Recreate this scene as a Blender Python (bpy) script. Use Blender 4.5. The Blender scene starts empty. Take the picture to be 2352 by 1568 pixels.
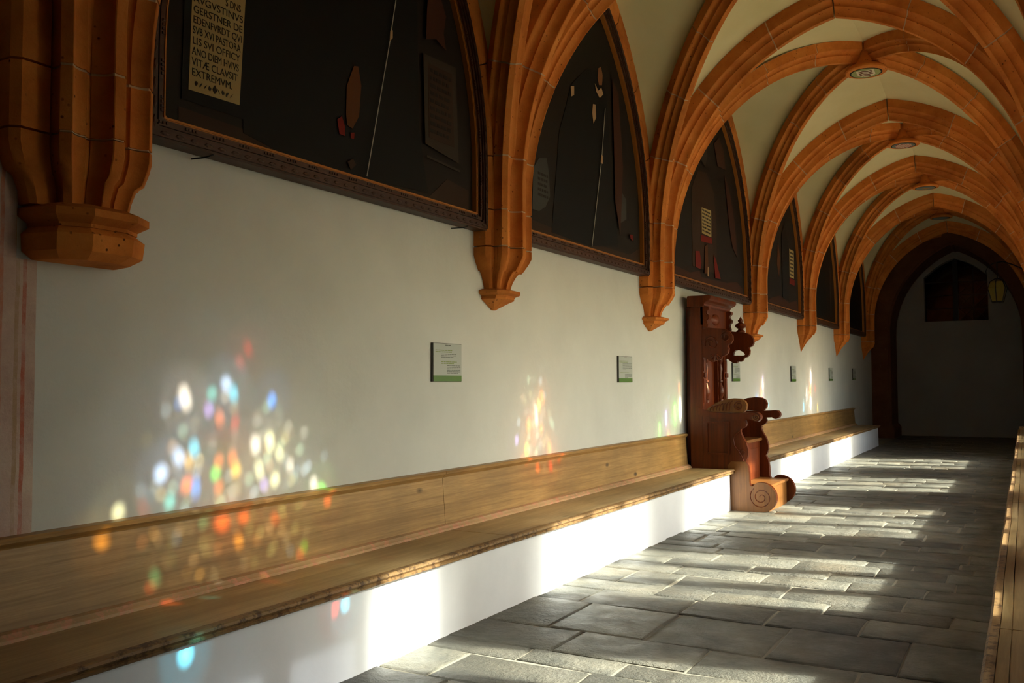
import bpy, bmesh, math, random
from mathutils import Vector, Matrix
from mathutils.geometry import tessellate_polygon
R = math.radians
random.seed(7)
S = bpy.context.scene
COL = S.collection

# ------------------------------------------------------------------ camera
CAM_H = 1.45
cam_d = bpy.data.cameras.new('camera'); cam = bpy.data.objects.new('camera', cam_d); COL.objects.link(cam)
YAW, PITCH, ROLL, FPX = .51044, .04559, -.00349, 2102.8
fw = Vector((-math.sin(YAW)*math.cos(PITCH), math.cos(YAW)*math.cos(PITCH), math.sin(PITCH)))
rt = Vector((math.cos(YAW), math.sin(YAW), 0)); up = rt.cross(fw)
r2 = rt*math.cos(ROLL)+up*math.sin(ROLL); u2 = -rt*math.sin(ROLL)+up*math.cos(ROLL)
mw = Matrix((r2, u2, -fw)).transposed().to_4x4(); mw.translation = (0, 0, CAM_H)
cam.matrix_world = mw
cam_d.sensor_fit = 'HORIZONTAL'; cam_d.sensor_width = 36; cam_d.lens = FPX/2352*36
cam_d.clip_start = .02; cam_d.clip_end = 300
S.camera = cam

# ------------------------------------------------------------------ light
KX, KZ = .204, .589                 # slope of the sunbeams per metre across the walk
sun_dir = Vector((-1, -KX, -KZ)).normalized()
SUN_ELEV = math.asin(-sun_dir.z)
def sun(name, energy, angle, color):
    l = bpy.data.lights.new(name, 'SUN'); l.energy = energy; l.angle = R(angle); l.color = color
    o = bpy.data.objects.new(name, l); COL.objects.link(o); o.location = (12, 8, 9)
    o.rotation_euler = sun_dir.to_track_quat('-Z', 'Y').to_euler(); return o
sun('sun', 24, .70, (1, .97, .91))
sun('sun_haze', 16, 3.2, (1, .97, .91))        # light scattered by thin haze and old wavy glass
sun('sun_aureole', 13, 10.0, (1, .97, .93))     # hazy glow around the disc
wd = bpy.data.worlds.new('sky'); S.world = wd; wd.use_nodes = True
nt = wd.node_tree; nt.nodes.clear()
sky = nt.nodes.new('ShaderNodeTexSky'); sky.sky_type = 'NISHITA'; sky.sun_disc = False
sky.sun_elevation = SUN_ELEV; sky.sun_rotation = math.atan2(1, KX); sky.air_density = 1.0; sky.dust_density = 2.0
bg = nt.nodes.new('ShaderNodeBackground'); bg.inputs['Strength'].default_value = 2.1
wo = nt.nodes.new('ShaderNodeOutputWorld')
nt.links.new(sky.outputs[0], bg.inputs[0]); nt.links.new(bg.outputs[0], wo.inputs[0])
S.view_settings.view_transform = 'Standard'; S.view_settings.look = 'None'
S.view_settings.gamma = 1; S.view_settings.use_curve_mapping = False
S.view_settings.exposure = -0.68
cy = S.cycles
cy.max_bounces = 12; cy.diffuse_bounces = 8; cy.glossy_bounces = 3; cy.transparent_max_bounces = 12; cy.transmission_bounces = 4
cy.caustics_reflective = False; cy.caustics_refractive = False
cy.sample_clamp_indirect = 8.0
cy.use_denoising = True

# ------------------------------------------------------------------ materials
MATS = {}
def new_mat(name):
    m = bpy.data.materials.new(name); m.use_nodes = True; MATS[name] = m
    return m, m.node_tree, m.node_tree.nodes['Principled BSDF']
def N(nt, t, **kw):
    n = nt.nodes.new(t)
    for k, v in kw.items():
        if k in n.inputs.keys(): n.inputs[k].default_value = v
        else: setattr(n, k, v)
    return n
def ramp(nt, fac, stops):
    r = nt.nodes.new('ShaderNodeValToRGB'); e = r.color_ramp.elements
    while len(e) < len(stops): e.new(.5)
    for i, (p, c) in enumerate(stops):
        e[i].position = p; e[i].color = (*c, 1) if len(c) == 3 else c
    nt.links.new(fac, r.inputs[0]); return r.outputs[0]
def mixc(nt, fac, a, b, mode='MIX'):
    m = nt.nodes.new('ShaderNodeMix'); m.data_type = 'RGBA'; m.blend_type = mode
    for s, v in ((m.inputs[0], fac), (m.inputs[6], a), (m.inputs[7], b)):
        if isinstance(v, (int, float)): s.default_value = v
        elif isinstance(v, tuple): s.default_value = (*v, 1)
        else: nt.links.new(v, s)
    return m.outputs[2]
def coords(nt, scale=(1, 1, 1), src='Object'):
    tc = nt.nodes.new('ShaderNodeTexCoord'); mp = nt.nodes.new('ShaderNodeMapping')
    mp.inputs['Scale'].default_value = scale
    nt.links.new(tc.outputs[src], mp.inputs[0]); return mp.outputs[0]
def noise(nt, vec, scale, detail=4, rough=.55, dist=0):
    n = N(nt, 'ShaderNodeTexNoise', Scale=scale, Detail=detail, Roughness=rough, Distortion=dist)
    nt.links.new(vec, n.inputs['Vector']); return n.outputs['Fac']
def bump(nt, p, h, strength, dist=.01):
    b = N(nt, 'ShaderNodeBump', Strength=strength, Distance=dist)
    nt.links.new(h, b.inputs['Height']); nt.links.new(b.outputs[0], p.inputs['Normal'])
def simple(name, col, rough=.7, metal=0, spec=.5):
    m, nt, p = new_mat(name)
    p.inputs['Base Color'].default_value = (*col, 1); p.inputs['Roughness'].default_value = rough
    p.inputs['Metallic'].default_value = metal; p.inputs['Specular IOR Level'].default_value = spec
    return m
def plaster(name, a, b, scale=1.3, rough=.9, bstr=.25, stain=None):
    m, nt, p = new_mat(name); v = coords(nt)
    c = ramp(nt, noise(nt, v, scale, 6, .6), [(.3, a), (.7, b)])
    if stain:
        f = ramp(nt, noise(nt, v, 9, 5, .7), [(.62, (0, 0, 0)), (.75, (1, 1, 1))])
        c = mixc(nt, f, c, stain)
    nt.links.new(c, p.inputs['Base Color']); p.inputs['Roughness'].default_value = rough
    p.inputs['Specular IOR Level'].default_value = .15
    bump(nt, p, noise(nt, v, 5, 8, .6), bstr, .02); return m
def stone(name, a, b, c, vary=.25, pits=True, bstr=.35):
    m, nt, p = new_mat(name); v = coords(nt)
    col = ramp(nt, noise(nt, v, 3.0, 6, .65), [(.25, a), (.5, b), (.78, c)])
    oi = nt.nodes.new('ShaderNodeObjectInfo')
    rv = N(nt, 'ShaderNodeMapRange'); nt.links.new(oi.outputs['Random'], rv.inputs[0])
    rv.inputs[3].default_value = 1-vary; rv.inputs[4].default_value = 1+vary
    hs = nt.nodes.new('ShaderNodeHueSaturation'); nt.links.new(rv.outputs[0], hs.inputs['Value']); nt.links.new(col, hs.inputs['Color'])
    col = hs.outputs[0]
    if pits:
        vo = N(nt, 'ShaderNodeTexVoronoi', Scale=26.0); nt.links.new(v, vo.inputs['Vector'])
        gate = ramp(nt, noise(nt, v, 7, 2), [(.5, (0, 0, 0)), (.62, (1, 1, 1))])
        f = ramp(nt, vo.outputs['Distance'], [(.10, (1, 1, 1)), (.2, (0, 0, 0))])
        f2 = mixc(nt, 1.0, f, gate, 'MULTIPLY')
        col = mixc(nt, f2, col, tuple(x*.3 for x in a))
        chalk = ramp(nt, noise(nt, v, 14, 6, .7), [(.66, (0, 0, 0)), (.76, (.55, .55, .55))])
        col = mixc(nt, chalk, col, (.62, .45, .28))
    nt.links.new(col, p.inputs['Base Color']); p.inputs['Roughness'].default_value = .85
    p.inputs['Specular IOR Level'].default_value = .2
    bump(nt, p, noise(nt, v, 22, 8, .65), bstr, .012); return m
def wood(name, a, b, c, axis='y', rough=.5, grain=1.0, knots=False, spec=.4, worn=None):
    m, nt, p = new_mat(name)
    sc = {'x': (.35, 9, 9), 'y': (9, .35, 9), 'z': (9, 9, .35)}[axis]
    v = coords(nt, sc); v1 = coords(nt)
    n1 = noise(nt, v, 1.2*grain, 5, .6, .6)
    col = ramp(nt, n1, [(.25, a), (.52, b), (.8, c)])
    fine = noise(nt, coords(nt, tuple(s*4 for s in sc)), 2.2, 6, .7)
    col = mixc(nt, ramp(nt, fine, [(.42, (.5, .5, .5)), (.62, (0, 0, 0))]), col, a)
    patch = ramp(nt, noise(nt, v1, 1.7, 4, .6), [(.35, (.8, .8, .8)), (.7, (1.1, 1.08, 1.02))])
    col = mixc(nt, 1.0, col, patch, 'MULTIPLY')
    if knots:
        wv = N(nt, 'ShaderNodeTexWave', Scale=5.5, Distortion=7.0, Detail=3.0); wv.inputs['Detail Scale'].default_value = .8; wv.wave_type = 'BANDS'; wv.bands_direction = 'Z' if axis == 'y' else 'X'
        nt.links.new(coords(nt, {'x': (.14, 1, 1), 'y': (1, .14, 1), 'z': (1, 1, .14)}[axis]), wv.inputs['Vector'])
        col = mixc(nt, 1.0, col, ramp(nt, wv.outputs['Fac'], [(.0, (.87, .84, .79)), (.14, (1, 1, 1)), (1, (1, 1, 1))]), 'MULTIPLY')
        sk = {'x': (.5, 1, 1), 'y': (1, .5, 1), 'z': (1, 1, .5)}[axis]
        vo = N(nt, 'ShaderNodeTexVoronoi', Scale=3.6); nt.links.new(coords(nt, sk), vo.inputs['Vector'])
        f = ramp(nt, vo.outputs['Distance'], [(.045, (1, 1, 1)), (.10, (0, 0, 0))])
        col = mixc(nt, f, col, tuple(x*.25 for x in a))
    if worn:
        f = ramp(nt, noise(nt, v1, 16, 6, .75), [(.50, (0, 0, 0)), (.60, (1, 1, 1))])
        col = mixc(nt, f, col, worn)
    nt.links.new(col, p.inputs['Base Color']); p.inputs['Roughness'].default_value = rough
    p.inputs['Specular IOR Level'].default_value = spec
    bump(nt, p, fine, .18, .004); return m

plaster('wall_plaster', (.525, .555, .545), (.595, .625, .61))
plaster('vault_plaster', (.62, .585, .32), (.70, .66, .395), bstr=.2)
plaster('bench_plaster', (.79, .81, .83), (.85, .865, .88), scale=3, bstr=.2)
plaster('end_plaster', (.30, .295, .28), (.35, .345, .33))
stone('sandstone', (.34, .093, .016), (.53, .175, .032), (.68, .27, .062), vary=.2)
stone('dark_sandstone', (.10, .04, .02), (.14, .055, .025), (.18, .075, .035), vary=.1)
simple('lime_mortar', (.56, .40, .24), .95, spec=.1)
simple('floor_mortar', (.31, .285, .225), .95, spec=.1)
wood('pine', (.23, .13, .045), (.42, .255, .095), (.52, .335, .14), 'y', .42, knots=True)
wood('pine_seat', (.30, .205, .09), (.47, .345, .165), (.57, .44, .235), 'y', .38, knots=True)
wood('pine_edge', (.20, .11, .04), (.32, .19, .075), (.42, .28, .13), 'y', .6, worn=(.09, .045, .018))
wood('pine_strip', (.33, .2, .09), (.46, .30, .15), (.55, .40, .23), 'y', .6, worn=(.50, .24, .14))
wood('walnut', (.06, .011, .0025), (.14, .027, .005), (.225, .05, .009), 'z', .36, spec=.28)
wood('walnut_light', (.13, .048, .010), (.22, .085, .018), (.30, .125, .03), 'z', .40, spec=.35)
wood('frame_wood', (.035, .012, .005), (.075, .026, .009), (.12, .044, .015), 'y', .45)
wood('frame_carving', (.028, .010, .005), (.058, .020, .008), (.085, .032, .012), 'y', .5)
simple('gilt', (.40, .15, .022), .45, .4)
simple('iron', (.02, .02, .02), .5, .8)
simple('lead', (.03, .03, .032), .6, .5)
simple('plaque_face', (.36, .41, .395), .4)
simple('plaque_edge', (.03, .03, .025), .5)
simple('plaque_green', (.055, .16, .012), .4)
simple('print_dark', (.06, .07, .06), .6)
simple('print_green', (.17, .24, .06), .6)
simple('courtyard', (.62, .57, .42), .95)
simple('block_slab', (.3, .28, .25), .9)
# paints of the canvases and of the keystones
for n_, c_ in dict(paint_black=(.004, .004, .0035), paint_umber=(.012, .008, .005), paint_ground=(.032, .015, .007), paint_parchment=(.34, .25, .10),
                   paint_ink=(.02, .016, .01), paint_red=(.15, .008, .004), paint_orange=(.085, .026, .005), paint_flesh=(.36, .22, .11), paint_silver=(.30, .29, .24),
                   paint_face=(.19, .075, .028), paint_stone=(.034, .024, .015), paint_drape=(.045, .014, .006), paint_grey=(.045, .045, .038), shield_green=(.33, .38, .16), shield_white=(.72, .66, .50),
                   shield_brown=(.12, .035, .015), shield_red=(.32, .02, .015), shield_grey=(.16, .19, .17), shield_black=(.015, .015, .012), shield_ochre=(.36, .19, .06)).items():
    simple(n_, c_, .62 if n_.startswith('paint') else .8, spec=.18)
def glass(name, tint):
    m = bpy.data.materials.new(name); m.use_nodes = True; MATS[name] = m; nt = m.node_tree; nt.nodes.clear()
    t = nt.nodes.new('ShaderNodeBsdfTransparent'); t.inputs[0].default_value = (*tint, 1)
    g = nt.nodes.new('ShaderNodeBsdfGlossy'); g.inputs['Roughness'].default_value = .05
    mx = nt.nodes.new('ShaderNodeMixShader'); mx.inputs[0].default_value = .04
    o = nt.nodes.new('ShaderNodeOutputMaterial')
    nt.links.new(t.outputs[0], mx.inputs[1]); nt.links.new(g.outputs[0], mx.inputs[2]); nt.links.new(mx.outputs[0], o.inputs[0]); return m
glass('clear_glass', (.86, .88, .84)); glass('smoky_glass', (.035, .036, .036)); glass('milky_glass', (.20, .21, .22)); simple('amber_glass', (.22, .17, .03), .3)
glass('dark_glass', (.03, .03, .03))
# floor slabs
def slate():
    m, nt, p = new_mat('slate'); v = coords(nt); oi = nt.nodes.new('ShaderNodeObjectInfo')
    c = ramp(nt, noise(nt, v, 2.6, 6, .65, .5), [(.3, (.085, .085, .070)), (.5, (.145, .138, .108)), (.75, (.225, .205, .155))])
    rv = N(nt, 'ShaderNodeMapRange'); nt.links.new(oi.outputs['Random'], rv.inputs[0]); rv.inputs[3].default_value = .68; rv.inputs[4].default_value = 1.3
    hs = nt.nodes.new('ShaderNodeHueSaturation'); nt.links.new(rv.outputs[0], hs.inputs['Value']); nt.links.new(c, hs.inputs['Color'])
    c2 = mixc(nt, ramp(nt, noise(nt, v, 1.1, 3), [(.55, (0, 0, 0)), (.72, (.5, .5, .5))]), hs.outputs[0], (.20, .15, .085))
    nt.links.new(c2, p.inputs['Base Color'])
    nt.links.new(ramp(nt, noise(nt, v, 6, 4), [(.3, (.38, .38, .38)), (.7, (.62, .62, .62))]), p.inputs['Roughness'])
    p.inputs['Specular IOR Level'].default_value = .45
    h = nt.nodes.new('ShaderNodeMath'); h.operation = 'ADD'
    nt.links.new(noise(nt, v, 4.5, 5, .6, 1.2), h.inputs[0]); nt.links.new(noise(nt, v, 30, 6, .7), h.inputs[1])
    bump(nt, p, h.outputs[0], .8, .03)
slate()
# faded fresco on the pilaster beside the first corbel
def fresco():
    m, nt, p = new_mat('faded_fresco'); v = coords(nt)
    c = ramp(nt, noise(nt, v, 3.2, 7, .7), [(.3, (.44, .31, .27)), (.5, (.55, .42, .37)), (.72, (.64, .55, .48))])
    sx = nt.nodes.new('ShaderNodeSeparateXYZ'); nt.links.new(coords(nt), sx.inputs[0])
    add = nt.nodes.new('ShaderNodeMath'); add.operation = 'MULTIPLY_ADD'; nt.links.new(noise(nt, v, 9, 4), add.inputs[0]); add.inputs[1].default_value = .012
    nt.links.new(sx.outputs['Y'], add.inputs[2])
    for lo, hi, col in ((2.226, 2.243, (.45, .10, .05)), (2.195, 2.212, (.40, .28, .16)), (2.13, 2.145, (.50, .18, .10))):
        mr = ramp(nt, add.outputs[0], [(0, (0, 0, 0)), (1, (0, 0, 0))])
        r = mr.node.color_ramp; r.interpolation = 'LINEAR'
        g1 = nt.nodes.new('ShaderNodeMath'); g1.operation = 'GREATER_THAN'; nt.links.new(add.outputs[0], g1.inputs[0]); g1.inputs[1].default_value = lo+.006
        g2 = nt.nodes.new('ShaderNodeMath'); g2.operation = 'LESS_THAN'; nt.links.new(add.outputs[0], g2.inputs[0]); g2.inputs[1].default_value = hi+.006
        g3 = nt.nodes.new('ShaderNodeMath'); g3.operation = 'MULTIPLY'; nt.links.new(g1.outputs[0], g3.inputs[0]); nt.links.new(g2.outputs[0], g3.inputs[1])
        wear = ramp(nt, noise(nt, v, 12, 6, .7), [(.35, (.15, .15, .15)), (.6, (.8, .8, .8))])
        f = mixc(nt, 1.0, g3.outputs[0], wear, 'MULTIPLY')
        c = mixc(nt, f, c, col)
    nt.links.new(c, p.inputs['Base Color']); p.inputs['Roughness'].default_value = .95; p.inputs['Specular IOR Level'].default_value = .1
    bump(nt, p, noise(nt, v, 30, 8, .7), .5, .01)
fresco()

# ------------------------------------------------------------------ mesh helpers
def tag(o, label=None, cat=None, group=None, kind=None):
    if label: o['label'] = label
    if cat: o['category'] = cat
    if group: o['group'] = group
    if kind: o['kind'] = kind
    return o
def empty(name, loc=(0, 0, 0), label=None, cat=None, group=None, kind=None):
    o = bpy.data.objects.new(name, None); COL.objects.link(o); o.location = loc; o.empty_display_size = .1
    return tag(o, label, cat, group, kind)
def root_loc(o):
    l = Vector((0, 0, 0))
    while o is not None: l += Vector(o.location); o = o.parent
    return l
XF = None      # optional re-scaling applied to everything built while it is set
class MB:
    """collects world-space shapes; build() links them as one mesh object"""
    def __init__(s): s.v = []; s.f = []; s.mi = []
    def add(s, vs, fs, mi=0):
        b = len(s.v); s.v += [tuple(v) for v in vs]
        for f in fs: s.f.append(tuple(i+b for i in f)); s.mi.append(mi)
        return s
    def box(s, a, b, mi=0):
        (x0, y0, z0), (x1, y1, z1) = a, b
        return s.add([(x0, y0, z0), (x1, y0, z0), (x1, y1, z0), (x0, y1, z0), (x0, y0, z1), (x1, y0, z1), (x1, y1, z1), (x0, y1, z1)],
                     [(0, 3, 2, 1), (4, 5, 6, 7), (0, 1, 5, 4), (1, 2, 6, 5), (2, 3, 7, 6), (3, 0, 4, 7)], mi)
    def loft(s, rings, closed=True, caps=True, mi=0):
        n = len(rings[0]); vs = [p for r in rings for p in r]; fs = []
        for i in range(len(rings)-1):
            for j in range(n if closed else n-1):
                k = (j+1) % n; fs.append((i*n+j, i*n+k, (i+1)*n+k, (i+1)*n+j))
        if caps: fs.append(tuple(range(n-1, -1, -1))); fs.append(tuple((len(rings)-1)*n+j for j in range(n)))
        return s.add(vs, fs, mi)
    def plate(s, outer, holes, to3, t0, t1, mi=0):
        """flat plate with holes: 2-D loops mapped by to3(u, v, depth)"""
        loops = [outer]+list(holes); flat = [p for l in loops for p in l]
        tris = tessellate_polygon([[Vector((p[0], p[1], 0)) for p in l] for l in loops]); n = len(flat)
        vs = [to3(p[0], p[1], t0) for p in flat]+[to3(p[0], p[1], t1) for p in flat]
        fs = [tuple(t) for t in tris]+[tuple(i+n for i in reversed(t)) for t in tris]; o = 0
        for l in loops:
            for j in range(len(l)):
                a, b = o+j, o+(j+1) % len(l); fs.append((a, b, b+n, a+n))
            o += len(l)
        return s.add(vs, fs, mi)
    def tube(s, pts, r, n=6, mi=0, r1=None):
        pts = [Vector(p) for p in pts]; rings = []
        for i, p in enumerate(pts):
            t = (pts[min(i+1, len(pts)-1)]-pts[max(i-1, 0)]).normalized()
            a = Vector((0, 0, 1)) if abs(t.z) < .9 else Vector((1, 0, 0))
            u = t.cross(a).normalized(); w = t.cross(u)
            rr = r if r1 is None else r+(r1-r)*i/(len(pts)-1)
            rings.append([p+(u*math.cos(2*math.pi*k/n)+w*math.sin(2*math.pi*k/n))*rr for k in range(n)])
        return s.loft(rings, mi=mi)
    def lathe(s, c, prof, n=14, mi=0):
        return s.loft([[(c[0]+r*math.cos(2*math.pi*k/n), c[1]+r*math.sin(2*math.pi*k/n), c[2]+z) for k in range(n)] for z, r in prof], mi=mi)
    def ellipsoid(s, c, rx, ry, rz, n=8, m=5, mi=0):
        rings = [[(c[0]+rx*math.sin(a)*math.cos(2*math.pi*k/n), c[1]+ry*math.sin(a)*math.sin(2*math.pi*k/n), c[2]+rz*math.cos(a)) for k in range(n)]
                 for a in [math.pi*(i+.02)/(m+.04) for i in range(m+1)]]
        return s.loft(rings, mi=mi)
    def build(s, name, mat, parent=None, smooth=None, bevel=0, kind=None, label=None, fix=True):
        off = root_loc(parent) if parent else Vector((0, 0, 0))
        me = bpy.data.meshes.new(name)
        me.from_pydata([Vector(XF(v) if XF else v)-off for v in s.v], [], s.f)
        for m in (mat if isinstance(mat, (list, tuple)) else [mat]): me.materials.append(MATS[m])
        if any(s.mi): me.polygons.foreach_set('material_index', s.mi)
        if fix:
            bm = bmesh.new(); bm.from_mesh(me); bmesh.ops.recalc_face_normals(bm, faces=bm.faces)
            if bevel:
                bmesh.ops.remove_doubles(bm, verts=bm.verts, dist=1e-5)
                es = [e for e in bm.edges if len(e.link_faces) == 2 and e.calc_face_angle(0) > R(40)]
                bmesh.ops.bevel(bm, geom=es, offset=bevel, segments=2, affect='EDGES', clamp_overlap=True)
            bm.to_mesh(me); bm.free()
        if smooth is not None: me.shade_smooth(); me.set_sharp_from_angle(angle=R(smooth))
        o = bpy.data.objects.new(name, me); COL.objects.link(o)
        if parent: o.parent = parent
        return tag(o, label, kind=kind)
def arc(cx, cz, r, a0, a1, n=10):
    return [(cx+r*math.cos(R(a0+(a1-a0)*i/n)), cz+r*math.sin(R(a0+(a1-a0)*i/n))) for i in range(n+1)]
def on_wall(x):            # (y, z, depth towards the walk) on a plane parallel to the side walls
    return lambda u, v, d: (x+d, u, v)
def side_on(y):            # (x, z) profile extruded along y
    return lambda u, v, d: (u, y+d, v)

# ------------------------------------------------------------------ plan of the cloister walk
XW, XR, XC = -3.5, .42, -1.54                 # faces of left and right wall, ridge line
COR = [-1.15, 2.46, 5.95, 9.25, 13.3, 16.85, 20.4, 24.1]    # corbel positions along the walk
YE = 27.0                                     # end wall
YB = -4.8
MIR = 2*XC                                    # mirror for the right side: x -> MIR - x
# ------------------------------------------------------------------ floor
floor = empty('floor', (0, 0, 0), kind='structure')
MB().box((-3.6, YB, -.2), (.6, YE+.2, -.010)).build('mortar_bed', 'floor_mortar', floor)
def flag(x0, x1, y0, y1, mb=None):
    g = .007; j = lambda: random.uniform(-.011, .011); t = random.uniform(-.004, .004)
    q = [(x0+g+j()*.5, y0+g+j()), (x1-g+j()*.5, y0+g+j()), (x1-g+j()*.5, y1-g+j()), (x0+g+j()*.5, y1-g+j())]
    # ragged edge: one extra point per side
    o = []
    for i in range(4):
        a, b = q[i], q[(i+1) % 4]; o.append(a)
        k = random.uniform(.3, .7); o.append((a[0]+(b[0]-a[0])*k+j()*.6, a[1]+(b[1]-a[1])*k+j()*.6))
    c = (sum(p[0] for p in o)/8, sum(p[1] for p in o)/8); b = .012
    tl = [t+random.uniform(-.003, .003) for _ in o]
    ins = [(p[0]+(c[0]-p[0])*b/max(.1, abs(c[0]-p[0])+abs(c[1]-p[1]))*1.4, p[1]+(c[1]-p[1])*b/max(.1, abs(c[0]-p[0])+abs(c[1]-p[1]))*1.4) for p in o]
    r = [[(p[0], p[1], -.06) for p in o], [(p[0], p[1], z-.007) for p, z in zip(o, tl)], [(p[0], p[1], z) for p, z in zip(ins, tl)]]
    if mb is not None: mb.loft(r); return
    m = MB(); m.loft(r); m.build('flagstone', 'slate', floor, smooth=50)
far_flags = MB()
ycut = [2.0]; known = [2.5, 2.95, 3.4, 3.84, 4.27, 4.5, 4.93, 5.59, 6.0, 6.3, 6.75]
ycut += known
while ycut[-1] < YE-.3: ycut.append(ycut[-1]+random.choice([.24, .28, .32, .36, .42]))
ycut[-1] = YE
nfl = 0
for i in range(len(ycut)-1):
    x = -2.96; y0, y1 = ycut[i], ycut[i+1]; first = random.uniform(.25, .7); xe = -.10; sm = y0 > 5.5
    while x < xe-.02:
        wd_ = first if x == -2.96 else random.uniform(.34, .80) if sm else random.uniform(.45, .95)
        nx = x+wd_
        if nx > xe-.25: nx = xe
        flag(x, nx, y0, y1, None if nfl < 298 else far_flags); nfl += 1; x = nx
if far_flags.v: far_flags.build('far_flagstone_paving', 'slate', floor, kind='stuff', smooth=50)
mb = MB(); y = YB
while y < 2.0:
    x = -2.96; ny = min(2.0, y+.5)
    while x < -.12:
        nx = min(-.10, x+random.uniform(.5, 1.0)); flag(x, nx, y, ny, mb); x = nx
    y = ny
mb.build('flagstone_paving', 'slate', floor, kind='stuff')

# ------------------------------------------------------------------ walls
wl = MB().box((XW-.5, YB, -.1), (XW, YE+.6, 6.0)).build('wall_left', 'wall_plaster'); tag(wl, kind='structure')
pp = MB(); pp.box((XW-.02, YB, .80), (XW+.012, 2.287, 1.955)); pp.box((XW-.02, YB, 1.955), (XW+.012, 2.2, 2.6))
pp.build('painted_plaster_field', 'faded_fresco', wl, bevel=.004, label='faded pinkish fresco plaster with a worn red border stripe')
def pointed(y0, y1, zb, zs, za, n=14):
    """outline of a pointed opening: upright to zs, arcs to the apex za"""
    a = (y1-y0)/2; h = za-zs
    if h < a:       # depressed: two shallow curves
        L = [(y0+a*i/n, zs+h*(i/n)+.09*a*math.sin(math.pi*i/n)) for i in range(n+1)]
        return [(y1, zb), (y0, zb)]+L+[(y0+y1-p[0], p[1]) for p in reversed(L)][1:]
    a = (y1-y0)/2; h = za-zs; u = (a*a+h*h)/(2*a); ym = (y0+y1)/2
    t1 = math.acos(max(-1, min(1, (u-a)/u)))
    L = [(y0+u-u*math.cos(t1*i/n), zs+u*math.sin(t1*i/n)) for i in range(n+1)]
    Rr = [(y1-u+u*math.cos(t1*i/n), zs+u*math.sin(t1*i/n)) for i in range(n, -1, -1)]
    return [(y1, zb), (y0, zb)]+L+Rr[1:]
WIN = [(3.25, 5.15), (6.45, 8.4), (9.55, 11.8), (13.6, 15.5), (17.2, 19.3)]
ZS, ZT, ZA = .75, 3.3, 4.5
holes = [pointed(a, b, ZS, ZT, ZA) for a, b in WIN]
wr = MB().plate([(YB, -.1), (YE+.6, -.1), (YE+.6, 6.0), (YB, 6.0)], [list(reversed(h)) for h in holes], on_wall(XR), 0, .68).build('wall_right', 'wall_plaster')
tag(wr, kind='structure')
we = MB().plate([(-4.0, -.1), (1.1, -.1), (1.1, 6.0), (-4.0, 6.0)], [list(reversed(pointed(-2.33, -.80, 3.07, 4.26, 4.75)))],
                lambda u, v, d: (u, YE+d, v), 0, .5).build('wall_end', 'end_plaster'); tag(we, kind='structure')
wb = MB().box((-4.0, YB-.4, -.1), (1.1, YB, 6.0)).build('wall_back', 'wall_plaster'); tag(wb, kind='structure')
gr = MB().box((1.1, -40, -.6), (45, 60, -.3)).build('courtyard_ground', 'courtyard'); tag(gr, kind='structure')

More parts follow.
